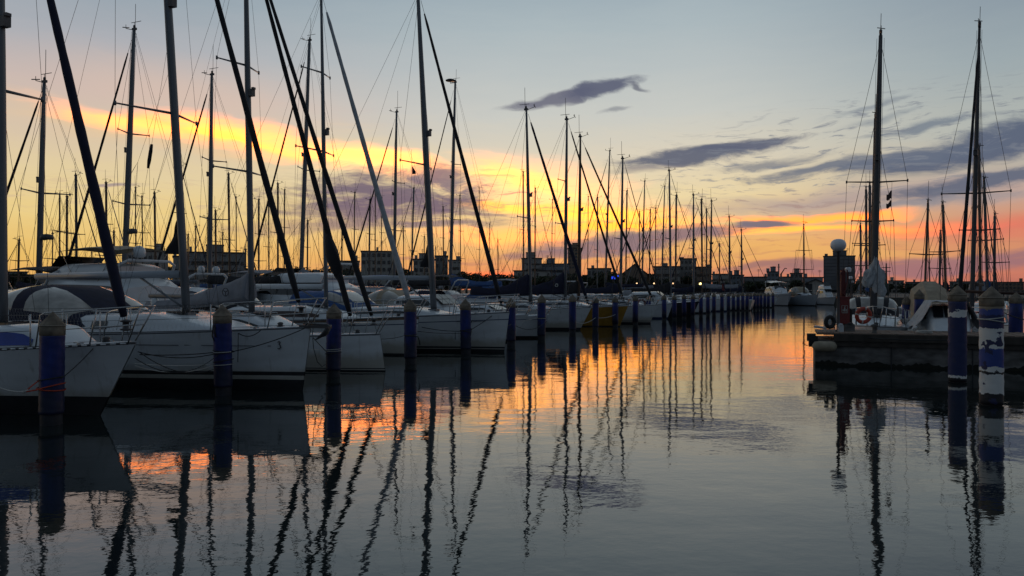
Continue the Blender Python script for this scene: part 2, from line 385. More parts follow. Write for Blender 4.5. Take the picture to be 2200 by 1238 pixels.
# ------------------------------------------------------------------ boats
# boat frame: x forward, origin on the waterline at the stem, hull running back to x = -Lh
def mk_hull(Lh, B, fb, fs, ov, bands, tr=-.25, fine=1.35, cove=None, draft=.45, topm=None):
    """hull as one lofted shell; bands = [(z_top, material index)...] from the bottom up, then topsides index 0"""
    rows = [(-draft, None), (0.0, None)]
    zb = [b[0] for b in bands]
    for z in zb: rows.append((z, None))
    z0 = (zb[-1] if zb else 0.0)
    fr = [.25, .5, .72]
    if cove: fr += [.80, .825]
    fr += [.94, 1.0]
    for f in fr: rows.append((None, f))
    NT = 18
    def hbf(t, pw):
        if t < .58: v = math.sin(min(1, t / .58) * math.pi / 2) ** pw
        else: v = 1 - .2 * ((t - .58) / .42) ** 2
        return v
    def sheer(t): return fb + (fs - fb) * t - .10 * math.sin(math.pi * t)
    def pt(ri, t):
        z, f = rows[ri]; sh = sheer(t)
        if z is None: z = z0 + (sh - z0) * f
        w = max(0, min(1, z / sh))
        stem = ov * (max(0, z) / fb) if z >= 0 else z * 1.6
        stern = -Lh + tr * max(0, z) / fs
        if z < 0: stern = -Lh * .93
        x = stem + (stern - stem) * t
        hw = hbf(t, fine) * .84; hd = hbf(t, .85)
        hb = B / 2 * (hw + (hd - hw) * w ** .75)
        if z < 0: hb *= .72
        return x, max(.012, hb), z
    mi = []
    bm = [b[1] for b in bands]
    mi.append(1); mi += [1] if not bm else bm[:]
    nr = len(rows)
    def rowmat(r):     # between row r and r+1
        if r == 0: return 1
        if r - 1 < len(bm): return bm[r - 1]
        z, f = rows[r]
        if cove and f == .80: return 2
        if f == .94 and topm is not None: return topm
        return 0
    b = MB()
    ts = [(i / NT) ** 1.15 for i in range(NT + 1)]
    for side in (1, -1):
        rings = []
        for r in range(nr):
            rings.append([(lambda p: (p[0], p[1] * side, p[2]))(pt(r, t)) for t in ts])
        b.loft(rings, closed=False, caps=False, segm=lambda i, j: rowmat(i))
    # transom
    a = [pt(r, 1.0) for r in range(nr)]
    for r in range(nr - 1):
        p, q = a[r], a[r + 1]
        b.quad((p[0], p[1], p[2]), (p[0], -p[1], p[2]), (q[0], -q[1], q[2]), (q[0], q[1], q[2]), rowmat(r))
    def sheer_pt(t, side=1, inset=0.0, up=0.0):
        p = pt(nr - 1, t); return Vector((p[0], side * max(.0, p[1] - inset), p[2] + up))
    def side_pt(x, z, side=-1, out=.012):
        # point on the topsides at a given x and z
        best = None
        for i in range(61):
            t = i / 60; sh = sheer(t)
            w = max(0, min(1, z / sh)); stem = ov * z / fb; stern = -Lh + tr * z / fs
            xx = stem + (stern - stem) * t
            hw = hbf(t, fine) * .84; hd = hbf(t, .85); hb = B / 2 * (hw + (hd - hw) * w ** .75)
            if best is None or abs(xx - x) < best[0]: best = (abs(xx - x), hb)
        return Vector((x, side * (best[1] + out), z))
    return b, sheer_pt, sheer, side_pt

def deck_z(sheer, Lh, ov, x): 
    t = max(0, min(1, (ov - x) / (Lh + ov))); return sheer(t)

def mk_deck(sp, camber=.07):
    b = MB(); rings = []
    for i in range(17):
        t = (i / 16) ** 1.1; p = sp(t, 1, .02, -.012); hb = p.y
        rings.append([(p.x, p.y, p.z), (p.x, p.y * .6, p.z + camber * .7), (p.x, 0, p.z + camber), (p.x, -p.y * .6, p.z + camber * .7), (p.x, -p.y, p.z)])
    b.loft(rings, closed=False, caps=False); return b

def cabin_ring(x, w, z0, h):
    pr = [(1.0, 0), (.95, .5), (.88, .82), (.74, .96), (.4, 1.03), (0, 1.06)]
    r = [(x, w * a, z0 + h * c) for a, c in pr]
    return r + [(x, -y, z) for (x, y, z) in reversed(r[:-1])]

def mk_cabin(x0, x1, w, h, zf, front=.35, aft=.08, taper=.55):
    """coachroof from x0 (front, larger) back to x1; returns the builder and functions for its side"""
    b = MB(); rings = []; n = 12; prm = []
    for i in range(n + 1):
        t = i / n; x = x0 + (x1 - x0) * t
        hh = h * min(1, (t / front) ** .7) if t < front else h
        if t > 1 - aft: hh = h * (1 - .25 * (t - 1 + aft) / aft)
        ww = w * (taper + (1 - taper) * math.sin(min(1, t / .6) * math.pi / 2))
        z = zf(x) + .01
        prm.append((x, ww, z, max(.03, hh))); rings.append(cabin_ring(x, ww, z, max(.03, hh)))
    b.loft(rings, closed=False, caps=False)
    b.add(rings[-1], [tuple(range(len(rings[-1])))], 0)
    b.add(rings[0], [tuple(reversed(range(len(rings[0]))))], 0)
    def at(x):
        for i in range(n):
            a, c = prm[i], prm[i + 1]
            if (a[0] - x) * (c[0] - x) <= 0:
                f = (x - a[0]) / (c[0] - a[0]); return [a[k] + (c[k] - a[k]) * f for k in range(4)]
        return prm[-1]
    return b, at
def cabin_window(at, xa, xb, lo, hi, side, mat_, parent, name='window', taper=0.0):
    b = MB(); n = 24; up = []; dn = []
    for i in range(n + 1):
        x = xa + (xb - xa) * i / n; _, w, z, h = at(x)
        tp = 1 - taper * abs(2 * i / n - 1) ** 3
        def sy(f):
            ks = [(0, 1.0), (.5, .95), (.82, .88)]
            for (a, ya), (c, yc) in zip(ks, ks[1:]):
                if a <= f <= c: return ya + (yc - ya) * (f - a) / (c - a)
            return .88
        mid = (lo + hi) / 2; l = mid - (mid - lo) * tp; u = mid + (hi - mid) * tp
        dn.append((x, side * (w * sy(l) + .022), z + h * l)); up.append((x, side * (w * sy(u) + .022), z + h * u))
    b.loft([dn, up], closed=False, caps=False, sm=False)
    return b.build(name, mat_, parent)

def hood(x0, x1, w, h, zf, mc, parent, name='sprayhood', clear=True, full=False):
    """canvas hood on hoops: x0 front, x1 back; front slope carries clear panes"""
    b = MB(); rings = []; n = 9; K = 14
    for i in range(n + 1):
        t = i / n; x = x0 + (x1 - x0) * t
        hh = h * (math.sin(min(1, t / .55) * math.pi / 2) ** .8) if t < .55 else h * (1 - (.06 if not full else .55 * ((t - .55) / .45) ** 2))
        hh = max(hh, .06); ww = w * (.86 + .14 * min(1, t / .4)); z = zf(x)
        ring = []
        for k in range(K + 1):
            a = math.pi * k / K
            ring.append((x, ww * math.copysign(abs(math.cos(a)) ** .55, math.cos(a)), z + hh * math.sin(a) ** .6 + (.012 * math.sin(i * 2.2 + k))))
        rings.append(ring)
    def sg(i, j):
        if not clear: return 0
        if full: return 1 if (j <= 5 or j >= K - 6) and j not in (0, K - 1) and i not in (0, 4, n - 1) and not (j in (5, K - 6) and i > 5) else 0
        if 1 <= i <= 3 and 2 <= j <= K - 3 and j not in (5, 8): return 1
        if full and i >= 4 and (1 <= j <= 3 or K - 4 <= j <= K - 2) and i not in (4, n - 1): return 1
        return 0
    b.loft(rings, closed=False, caps=False, segm=sg)
    o = b.build(name, [mc, CLEAR], parent)
    return o

def cover(x0, x1, z, h0, h1, w, m, parent, name='sail_cover', tall=.5, seed=0, drop=0.0):
    """sail flaked on the boom under canvas: x0 at the mast, x1 at the boom end"""
    R = random.Random(seed); b = MB(); rings = []; n = 22; K = 14
    for i in range(n + 1):
        t = i / n; x = x0 + (x1 - x0) * t
        hh = h0 + (h1 - h0) * min(1, t / tall) ** .6
        hh *= 1 + .05 * math.sin(t * 19 + seed) + R.uniform(-.03, .03)
        ww = w * (1 - .45 * t) * (1 + R.uniform(-.07, .07))
        zz = z - drop * t - .05 * math.sin(t * math.pi); ring = []
        for k in range(K):
            a = 2 * math.pi * k / K
            c = math.cos(a); s_ = math.sin(a)
            yy = ww * c * (1 - .55 * max(0, s_)) * (1 + .1 * math.sin(3 * a + t * 14)); dz = (hh * s_ if s_ > 0 else .12 * s_)
            ring.append((x, yy, zz + dz))
        rings.append(ring)
    b.loft(rings, 0); return b.build(name, m, parent)

def text_mesh(s, size, m, parent, loc, rot, name='lettering', ext=.004, squash=1.0):
    c = bpy.data.curves.new(name, 'FONT'); c.body = s; c.size = size; c.extrude = ext; c.offset = size * .02
    o = bpy.data.objects.new(name, c); COL.objects.link(o); o.parent = parent; o.location = loc; o.rotation_euler = rot; o.scale = (squash, 1, 1)
    c.materials.append(m); me = bpy.data.meshes.new_from_object(o); me.materials.clear(); me.materials.append(m); q = bpy.data.objects.new(name, me); COL.objects.link(q)
    q.parent = parent; q.location = loc; q.rotation_euler = rot; q.scale = o.scale; bpy.data.objects.remove(o); return q

def masthead(mb, top, s=1.0, seed=0, vhf=True, big=False):
    R = random.Random(seed); x, y, z = top
    if vhf: mb.tube([(x - .08, y, z), (x - .1, y, z + R.uniform(.7, 1.1) * s)], .009 * s, 4)
    mb.tube([(x, y, z), (x + .35 * s, y, z + .10 * s)], .011 * s, 4); mb.tube([(x + .35 * s, y - .12 * s, z + .16 * s), (x + .35 * s, y + .12 * s, z + .10 * s)], .014 * s, 4)
    mb.tube([(x + .35 * s, y, z + .1 * s), (x + .35 * s, y, z + .22 * s)], .010 * s, 4)
    mb.tube([(x - .30 * s, y, z + .24 * s), (x + .12 * s, y, z + .24 * s)], .010 * s, 4); mb.tube([(x - .02, y, z), (x - .02, y, z + .24 * s)], .009 * s, 4)
    mb.box((x - .02, y, z + .05), (.16 * s, .09, .10)); mb.lathe([(.05, .08), (.055, .2), (.02, .24)], (x - .02, y, z), 8)

def rig(bt, p):
    """mast, spreaders, stays, boom: every line its own object under the boat"""
    mx, mz0, H, rake, r = p['mx'], p['mz'], p['H'], p['rake'], p['mr']
    tv = Vector((mx - rake, 0, H)); bv = Vector((mx, 0, mz0)); mm = p.get('mast_mat', ALU); lod = p.get('lod', 1)
    def on(z): f = (z - mz0) / (H - mz0); return bv.lerp(tv, f)
    b = MB(); nseg = 8
    pts = [on(mz0 + (H - mz0) * i / nseg) for i in range(nseg + 1)]
    b.tube(pts, [r * (1 - (.45 * max(0, (i / nseg - .55) / .45) if p.get('taper', 1) else 0)) for i in range(nseg + 1)], 10, flat=1.0)
    if lod >= 1:
        b.box((bv.x, 0, bv.z + .02), (.34, .26, .08))
    mast = b.build('mast', mm, bt)
    w = p.get('wire', .007)
    hb = MB(); masthead(hb, tuple(tv), p.get('ms', 1.0), p.get('seed', 1), p.get('vhf', True)); hb.build('masthead_fittings', WIRE, mast)
    if lod >= 1:
        b = MB(); q = on(mz0 + (H - mz0) * .56); b.box((q.x + r + .05, 0, q.z), (.14, .14, .2)); b.box((q.x + r + .12, 0, q.z + .12), (.08, .1, .06)); b.build('steaming_light', WIRE, mast)
    cb = p.get('chain', p['B'] * .40)            # chainplate half width
    dz = p['deckz'](mx)
    tips = []
    sw = p.get('sweep', .35)
    for i, (f, ln) in enumerate(p.get('spread', [(.48, .95)])):
        q = on(mz0 + (H - mz0) * f); row = []
        for sd in (1, -1):
            tip = Vector((q.x - sw * ln, sd * ln, q.z + .05))
            b = MB(); b.tube([q, tip], [.035 * p.get('ss', 1), .02 * p.get('ss', 1)], 5, flat=.6); b.tube([tip - Vector((0, 0, .05)), tip + Vector((0, 0, .05))], .03, 5)
            b.build('spreader', mm, mast); row.append(tip)
        tips.append(row)
    for si, sd in enumerate((1, -1)):
        foot = Vector((mx - .25 - .1, sd * cb, dz + .05))
        tops = on(H * p.get('capf', .985)); path = [foot] + [row[si] for row in tips] + [tops]
        b = MB(); b.tube([path[0], *path[1:]], w, 4); b.build('shroud', WIRE, bt)
        if tips:
            q = on(mz0 + (H - mz0) * (p['spread'][0][0] - .01)) if 'spread' in p else on(mz0 + (H - mz0) * .47)
            line('lower_shroud', [foot + Vector((-.25, -sd * .04, 0)), q], w * .9, WIRE, bt, 4)
    # backstay
    if p.get('backstay', True):
        sx_ = -p['Lh'] + .1; z_ = p['deckz'](sx_) + .05
        line('backstay', [tv + Vector((-.05, 0, 0)), (sx_, 0, z_)], w, WIRE, bt, 4)
    # forestay with its rolled sail
    for k, fs in enumerate(p.get('stays', [])):
        x_, top, rr, m_, st = fs[:5]
        zt = mz0 + (H - mz0) * top
        A = Vector((x_, 0, p['deckz'](x_) + .08)); Bv = on(zt) + Vector((r, 0, 0))
        line('forestay', [A, Bv], w * 1.2, WIRE, bt, 4)
        if rr:
            n = 26; pts = []; rs = []
            lo, hi = .035, .955
            for i in range(n + 1):
                f = lo + (hi - lo) * i / n; q = A.lerp(Bv, f)
                q = q + Vector((0, 0, -.012 * (Bv - A).length * 4 * f * (1 - f) * .35))
                fat = (1 - .55 * f) * min(1, .25 + f * 9) * (1 if f < .95 else .6)
                pts.append(q); rs.append(max(.02, rr * fat * (1 + .06 * math.sin(i * 2.3))))
            b = MB(); b.tube(pts, rs, 8, segm=(lambda i, j, st=st: 1 if st and (i + (j // 3)) % 2 and i < 9 else 0))
            roll = b.build('furled_headsail', [m_, CBLK if st else m_], bt)
            b = MB(); q = A.lerp(Bv, .02); b.lathe([(.03, -.1), (.1, -.08), (.1, -.06), (.05, -.05), (.05, .05), (.1, .06), (.1, .08), (.03, .1)], tuple(q), 10)
            b.build('furling_drum', WIRE, bt)
    # boom
    if 'boom' in p:
        bz, bl, br, bm, tilt = p['boom']
        g = on(bz); e = Vector((g.x - bl, 0, bz + tilt))
        b = MB(); b.tube([g + Vector((-.1, 0, 0)), g.lerp(e, .5), e], [br, br, br * .9], 10, flat=.8)
        boom = b.build('boom', bm, bt)
        line('boom_vang', [on(mz0 + .15) + Vector((-.05, 0, 0)), g.lerp(e, .3)], .028, mm, bt, 6)
        line('topping_lift', [e, tv], w * .8, WIRE, bt, 4)
        if lod >= 1:
            for sd in (1, -1):
                q = on(mz0 + (H - mz0) * .45); b = MB()
                kn = q.lerp(g.lerp(e, .55), .45)
                b.tube([q, kn], w * .7, 4); b.tube([kn, g.lerp(e, .35) + Vector((0, sd * .08, 0))], w * .7, 4); b.tube([kn, g.lerp(e, .75) + Vector((0, sd * .08, 0))], w * .7, 4)
                b.build('lazy_jack', WIRE, bt)
        if p.get('cover'):
            m_, h0, h1, cw, tl, dr = p['cover']
            cv = cover(g.x - .02, e.x - .1, bz + br * .6, h0, h1, cw, m_, bt, tall=tl, seed=p.get('seed', 1), drop=dr - tilt)
            p['_cover'] = cv; p['_coverz'] = bz
    for i in range(p.get('halyards', 2)):
        line('halyard', [on(mz0 + .6) + Vector((-.05 + .12 * i, (-1) ** i * (r + .03), 0)), tv + Vector((0, (-1) ** i * r, -.1))], w * .8, WIRE, bt, 4)
    p['_on'] = on
    return mast

def pulpit(bt, sp, ov, hgt=.62, back=.16, r=.014):
    """bow rail: two side hoops that meet over the stem"""
    b = MB(); f = []
    for sd in (1, -1):
        a = sp(back, sd, .05); c = sp(back * .45, sd, .05); d = sp(.012, sd, 0)
        top = [a + Vector((0, 0, .02)), a + Vector((.12, 0, hgt * .93)), a + Vector((.25, 0, hgt)), c + Vector((.15, 0, hgt * 1.02)), Vector((ov + .30, sd * .14, d.z + hgt * 1.06)), Vector((ov + .38, 0, d.z + hgt * 1.06))]
        b.tube(top, r, 6)
        b.tube([c, c + Vector((.18, 0, hgt * 1.02))], r, 6)
        b.tube([Vector((ov - .12, sd * .06, d.z)), Vector((ov + .28, sd * .14, d.z + hgt * 1.05))], r, 6)
        b.tube([a + Vector((.08, 0, hgt * .5)), c + Vector((.08, 0, hgt * .52)), Vector((ov + .1, sd * .1, d.z + hgt * .55))], r * .8, 5)
    return b.build('pulpit', STEEL, bt)

def lifelines(bt, sp, t0, t1, n, hgt=.6, net=False, w=.005):
    for sd in (1, -1):
        tops = []
        for i in range(n):
            t = t0 + (t1 - t0) * i / (n - 1); a = sp(t, sd, .06); q = a + Vector((0, 0, hgt)); tops.append(q)
            line('stanchion', [a, q], .013, STEEL, bt, 6)
        line('lifeline', tops, w, WIRE, bt, 4)
        line('lifeline', [q - Vector((0, 0, hgt * .48)) for q in tops], w, WIRE, bt, 4)
        if net and sd == -1:
            b = MB(); N_ = int((t1 - t0) * 120)
            for i in range(N_):
                t = t0 + (t1 - t0) * i / N_; a = sp(t, sd, .06)
                dt = (t1 - t0) / N_ * 2
                c = sp(min(1, t + dt), sd, .06)
                b.tube([a, c + Vector((0, 0, hgt))], .0013, 3); b.tube([c, a + Vector((0, 0, hgt))], .0013, 3)
            b.build('safety_net', ROPEW, bt)

def wheel(bt, x, z, R=.5):
    b = MB(); b.torus((x, 0, z), R, .014, 'X', 28, 6)
    for k in range(6):
        a = k * math.pi / 3; b.tube([(x, 0, z), (x, R * math.cos(a), z + R * math.sin(a))], .008, 4)
    b.build('steering_wheel', STEEL, bt)
    b = MB(); b.lathe([(.12, 0), (.1, .5), (.13, .75), (.08, .85)], (x + .12, 0, z - .75), 10); b.build('pedestal', GEL, bt)

def yacht(label, bow, ang, Lh=9.5, B=3.2, fb=1.3, fs=1.05, ov=.8, bands=((.22, 1),), mats=None, tr=-.25, cove=False, cabin=None,
          windows=(), rigp=None, hoods=(), lod=1, net=False, group='sailing yachts berthed in rows', name='sailing_yacht', pul=True, ll=True, toe=None, wl=None, anchor=False, topm=None, fine=1.35):
    bt = empty(name, (bow[0], bow[1], 0), ang); tag(bt, label, 'sailboat', group)
    mats = mats or [GELH, BLACK, NAVY]
    hb, sp, sh, side = mk_hull(Lh, B, fb, fs, ov, list(bands), tr, fine, cove, topm=topm)
    hb.build('hull', mats, bt)
    mk_deck(sp).build('deck', DECK, bt)
    zf = lambda x: deck_z(sh, Lh, ov, x) + .04
    if lod >= 1 or toe:
        b = MB()
        for sd in (1, -1): b.tube([sp((i / 24) ** 1.1, sd, .02, .02) for i in range(25)], .022, 4, segm=(lambda i, j: (1 if toe == 'dash' else 0)))
        if toe == 'dash':
            for sd in (1, -1):
                for i in range(60):
                    t = .012 + i / 61 * .9; a = sp(t, sd, -.012, .02); c = sp(t + .008, sd, -.012, .02); b.tube([a, c], .013, 4, m=2)
        b.build('toe_rail', [ALU, ALUD, GEL], bt)
    at = None
    if cabin:
        x0, x1, w, h = cabin[:4]
        cbm, at = mk_cabin(x0, x1, w, h, zf, front=cabin[4] if len(cabin) > 4 else .35); cab = cbm.build('coachroof', mats[3] if len(mats) > 3 else GEL, bt)
        for (xa, xb, lo, hi, tp, wm) in windows:
            for sd in (1, -1): cabin_window(at, xa, xb, lo, hi, sd, wm, cab, taper=tp)
        if lod >= 1:
            for xx in (x0 - (x0 - x1) * .3, x0 - (x0 - x1) * .62):
                b = MB(); z_ = at(xx)[2] + at(xx)[3] * 1.04; b.box((xx, 0, z_ + .03), (.5, .5, .06)); b.build('hatch', GLASS, cab)
            for sd in (1, -1):
                b = MB(); b.tube([(x0 - (x0 - x1) * f, sd * w * .55, at(x0 - (x0 - x1) * f)[2] + at(x0 - (x0 - x1) * f)[3] * 1.0 + .07) for f in (.3, .5, .7, .9)], .018, 5)
                b.build('grab_rail', STEEL if lod > 1 else TEAK, cab)
        ce = max(-Lh + .4, x1 - 3.0)      # cockpit coamings behind the cabin
        for sd in (1, -1):
            b = MB(); b.loft([[(x, sd * (w * 1.05), zf(x) - .02), (x, sd * w * .98, zf(x) + .28 * k), (x, sd * w * .82, zf(x) + .28 * k), (x, sd * w * .78, zf(x) - .02)] for x, k in ((x1 + .05, 1.1), ((x1 + ce) / 2, 1), (ce, .7))], 0, sm=False)
            b.build('cockpit_coaming', GEL, bt)
    for hd in hoods:
        hood(hd[0], hd[1], hd[2], hd[3], (lambda x, o=hd[5]: zf(x) + o), hd[4], bt, **(hd[6] if len(hd) > 6 else {}))
    if pul: pulpit(bt, sp, ov, r=.014 if lod > 1 else .017)
    if ll: lifelines(bt, sp, .17, .93, 6 if lod > 1 else 4, net=net, w=.005 if lod > 1 else .006)
    if anchor:
        b = MB(); z = fb + .02
        b.box((ov + .12, 0, z + .02), (.75, .16, .06)); b.tube([(ov - .2, 0, z + .08), (ov + .5, 0, z + .06)], .022, 6)
        b.tube([(ov + .5, 0, z + .06), (ov + .38, 0, z - .12), (ov + .14, 0, z - .26)], [.03, .05, .012], 6, flat=2.2); b.tube([(ov + .42, .08, z - .04), (ov + .26, .10, z - .20)], [.04, .01], 5)
        b.build('anchor', WIRE, bt)
    if lod >= 2:
        for sd in (1, -1):       # bow cleats, windlass, halyard winches and a coil of line
            q = sp(.10, sd, .18, .03); b = MB(); b.box(q, (.05, .04, .05)); b.tube([q + Vector((-.12, 0, .04)), q + Vector((.12, 0, .04))], .014, 6); b.build('cleat', STEEL, bt)
            if at:
                xx = x1 + .25; z_ = at(xx)[2] + at(xx)[3]; b = MB(); b.lathe([(.09, 0), (.06, .05), (.055, .12), (.085, .15), (.02, .17)], (xx, sd * w * .45, z_ - .02), 12); b.build('winch', STEEL, bt)
        b = MB(); q = sp(.07, 1, 10, .06); b.lathe([(.07, 0), (.05, .04), (.07, .06), (.05, .09), (.01, .1)], (q.x, 0, q.z), 12); b.build('windlass', WIRE, bt)
        if at:
            xx = (x0 + x1) / 2; q = Vector((xx, -w * .35, at(xx)[2] + at(xx)[3] * 1.05)); b = MB()
            b.tube([q + Vector((.14 * math.cos(a) * (1 + .1 * math.sin(a * 3)), .14 * math.sin(a), .012 * a / 6)) for a in [k * .5 for k in range(50)]], .012, 5); b.build('rope_coil', ROPEW, bt)
    if wl: wheel(bt, wl, zf(wl) + .85)
    if rigp:
        p = dict(B=B, Lh=Lh, deckz=zf, lod=lod); p.update(rigp)
        if 'mz' not in p: p['mz'] = (at(p['mx'])[2] + at(p['mx'])[3] if (cabin and cabin[0] > p['mx'] > cabin[1]) else zf(p['mx']))
        rig(bt, p); bt_p = p
    else: bt_p = {}
    return bt, sp, side, zf, bt_p

# positions of the berthing poles on the left of the channel, from near to far: (column, waterline row)
PO = [(110, 912), (480, 849), (716, 810), (882, 782), (1001, 761), (1098, 742), (1163, 729), (1230, 716), (1279, 709), (1322, 703), (1365, 698),
      (1393, 694), (1427, 689), (1449, 686.5), (1470, 684), (1488, 681.5), (1506, 679), (1521, 677), (1534, 675.5), (1551, 673.5), (1565, 672), (1576, 671), (1586, 670), (1596, 669),
      (1605, 668.2), (1613, 667.4), (1621, 666.6), (1628, 666), (1635, 665.3), (1643, 664.6), (1651, 663.9), (1661, 663)]
PP = [(gx(a, dw(b)), dw(b)) for a, b in PO]
def rowpt(d):
    for (x0, d0), (x1, d1) in zip(PP, PP[1:]):
        if d <= d1 or (x1, d1) == PP[-1]:
            f = (d - d0) / (d1 - d0); return x0 + (x1 - x0) * f
def vdir(ang): return Vector((math.cos(ang), math.sin(ang)))
ANG = math.radians(-23.6)
V = vdir(ANG)
def solve_mast(bow, ang, pxm, y_ref=640):
    """how far behind the stem the mast stands so that it is seen at column pxm"""
    v = vdir(ang); k = (pxm - 1100) / F
    return (bow[0] - k * bow[1]) / (v.x - k * v.y)
def solve_top(bow, ang, s, pxt, yt):
    """rake and height of a mast whose head is seen at (pxt, yt)"""
    v = vdir(ang); mx, my = bow[0] - v.x * s, bow[1] - v.y * s; k = (pxt - 1100) / F
    rk = (mx - k * my) / (v.x - k * v.y)
    d = my - v.y * rk
    return rk, gz(yt, d)
def bowpt(px, y): d = dw(y); return (gx(px, d), d)
def R_(bow, ang, pxm, pxt, yt, **k):
    s = solve_mast(bow, ang, pxm); rk, H = solve_top(bow, ang, s, pxt, yt)
    q = dict(mx=-s, rake=rk, H=H); q.update(k); return q
# ------------------------------------------------------------------ the near row of yachts
LOGO = mat('logo_grey', (.05, .055, .065), .5)
b1 = bowpt(215, 893)
B1 = yacht('white yacht with blue cabin stripe, nearest at the left edge', b1, ANG, Lh=8.6, B=2.9, fb=1.27, fs=1.02, ov=.86, bands=((.34, 1),),
    cabin=(-.75, -6.0, .98, .38, .10), windows=((-.95, -5.6, .10, .72, 0, mat('blue_stripe', (.02, .06, .32), .4)),), lod=2, toe='dash',
    rigp=R_(b1, ANG, 7, -4, -480, mr=.085, mz=1.3, spread=[(.44, .95), (.72, .75)], sweep=.2, wire=.005,
            stays=[(.70, .985, .098, CNAVY, False)], boom=(2.35, 3.4, .07, ALU, 0), cover=(CBLK, .34, .3, .16, .4, 0), seed=3))
b2 = bowpt(650, 840)
B2 = yacht('long white yacht with black waterline stripes and dark cockpit tent', b2, ANG, Lh=11.2, B=3.6, fb=1.36, fs=1.16, ov=.22, bands=((.24, 1), (.33, 0), (.415, 1)),
    cabin=(-1.9, -7.2, 1.18, .40), windows=((-4.6, -5.1, .2, .62, 0, GLASS), (-5.5, -6.9, .25, .66, .3, GLASS)), lod=2, net=True, anchor=True,
    hoods=((-5.3, -9.3, 1.42, 1.02, CNAVY, .12, dict(name='cockpit_tent', full=True)),), wl=None,
    rigp=R_(b2, ANG, 401, 330, -505, mr=.095, spread=[(.36, 1.18), (.63, 1.0)], sweep=.45, wire=.0055,
            stays=[(.05, .98, .080, CBLK, True)], boom=(2.56, 5.2, .088, GELG, -.02), seed=5))
# marks on the side of the second yacht
side2 = B2[2]
b = MB(); pts = [side2(-.55 - 1.8 * i / 12, .98 + .012 * i / 12, -1, .006) for i in range(13)]; b.tube(pts, .007, 4)
b.tube([side2(-2.45 - 2.6 * i / 12, .99, -1, .006) for i in range(13)], .007, 4); b.build('cove_line', LOGO, B2[0])
b = MB()
sq = [(.00, .055), (.035, .075), (.06, .05), (.03, .02), (.055, -.01), (.06, -.05), (.02, -.075), (-.02, -.065)]
b.tube([side2(-.42 + u * 1.1, 1.0 + w_ * 1.1, -1, .01) for u, w_ in sq], [.006, .014, .012, .012, .014, .014, .012, .006], 5)
b.build('bow_emblem', LOGO, B2[0])
b3 = bowpt(828, 798)
B3 = yacht('white racing yacht with plumb bow and two dark furled headsails', b3, ANG, Lh=10.5, B=3.3, fb=.97, fs=1.0, ov=-.16, bands=((.03, 1), (.06, 0), (.085, 1)),
    cabin=(-3.0, -6.8, 1.05, .55), windows=((-3.7, -5.4, .3, .8, .3, GLASS),), lod=2, wl=-8.6, fine=1.0,
    rigp=R_(b3, ANG, 541, 526, -170, mr=.09, spread=[(.36, 1.0), (.63, .85)], sweep=.4, wire=.0055,
            stays=[(-.28, .985, .085, CBLK, False), (-1.0, .985, .095, CBLK, False)], boom=(1.95, 4.1, .08, ALU, .05), cover=(CGREY, .80, .20, .24, .75, .42), seed=8))
# round emblem on the grey sail cover
e = MB(); e.torus((0, 0, 0), .115, .012, 'Y', 20, 5)
for a in (.5, 2.6, 4.7): e.tube([(0, 0, 0), (.1 * math.cos(a), 0, .1 * math.sin(a))], .014, 4)
eo = e.build('cover_emblem', LOGO, B3[0]); eo.location = (B3[4]['mx'] - .75, -.262, 2.12)
b4 = bowpt(893, 764)
B4 = yacht('white yacht with dark window band and pale furled headsail', b4, ANG, Lh=10.8, B=3.4, fb=1.28, fs=1.1, ov=.12, bands=((.06, 1), (.1, 0)), topm=4,
    mats=[GELH, BLACK, NAVY, GEL, TEAK], cabin=(-2.6, -7.4, 1.2, .46), windows=((-3.3, -6.9, .22, .66, .25, mat('brown_window', (.05, .02, .015), .12)),), lod=2, cove=True,
    hoods=((-7.0, -9.4, 1.2, .95, CBLK, .2, dict(full=True)),),
    rigp=R_(b4, ANG, 701, 690, -12, mr=.072, spread=[(.50, 1.05), (.75, .8)], sweep=.35, wire=.006,
            stays=[(-.12, .985, .115, SAILW, False)], boom=(2.30, 4.3, .09, GEL, .02), seed=11))
b5 = bowpt(1083, 757)
B5 = yacht('white yacht with flush deck, navy boot stripe and black furled headsail', b5, ANG, Lh=10.8, B=3.4, fb=1.38, fs=1.1, ov=.20, bands=((.10, 1), (.13, 0), (.19, 1)),
    mats=[GELH, BLACK, NAVY, GEL], cabin=(-2.3, -7.2, 1.2, .36), windows=((-3.2, -6.6, .35, .6, .2, GLASS),), lod=2, cove=True,
    hoods=((-5.6, -8.4, 1.25, .85, CBLUE, .2, dict()),),
    rigp=R_(b5, ANG, 932, 898, -8, mr=.115, spread=[(.46, 1.1)], sweep=.4, wire=.0065,
            stays=[(-.05, .985, .095, CBLK, False)], boom=(2.62, 4.6, .085, GELG, .03), seed=13, mast_mat=ALU))
s5 = B5[2]
b = MB(); b.tube([s5(-1.05, 1.08, -1, .008), s5(-1.5, 1.075, -1, .008)], .008, 4); b.tube([s5(-.55, 1.09, -1, .008), s5(-.95, 1.085, -1, .008)], .008, 4)
b.tube([s5(-1.03, 1.04, -1, .012), s5(-.97, 1.13, -1, .012)], .02, 5); b.build('bow_emblem', LOGO, B5[0])
b7 = bowpt(1246, 709)
B7 = yacht('slim white yacht with navy sail cover and banded navy furled headsail', b7, ANG, Lh=8.8, B=2.9, fb=1.22, fs=1.0, ov=.65, bands=((.12, 1),),
    cabin=(-1.8, -5.6, 1.0, .36), windows=((-2.6, -5, .3, .7, .2, GLASS),), lod=1,
    rigp=R_(b7, ANG, 1140, 1131, 237, mr=.10, spread=[(.44, .95)], sweep=.3, wire=.008, ms=1.4,
            stays=[(.5, .98, .12, CNAVY, False)], boom=(1.95, 3.6, .07, ALU, 0), cover=(CNAVY, 1.35, .34, .26, .55, 0), seed=17))
b8 = bowpt(1331, 702)
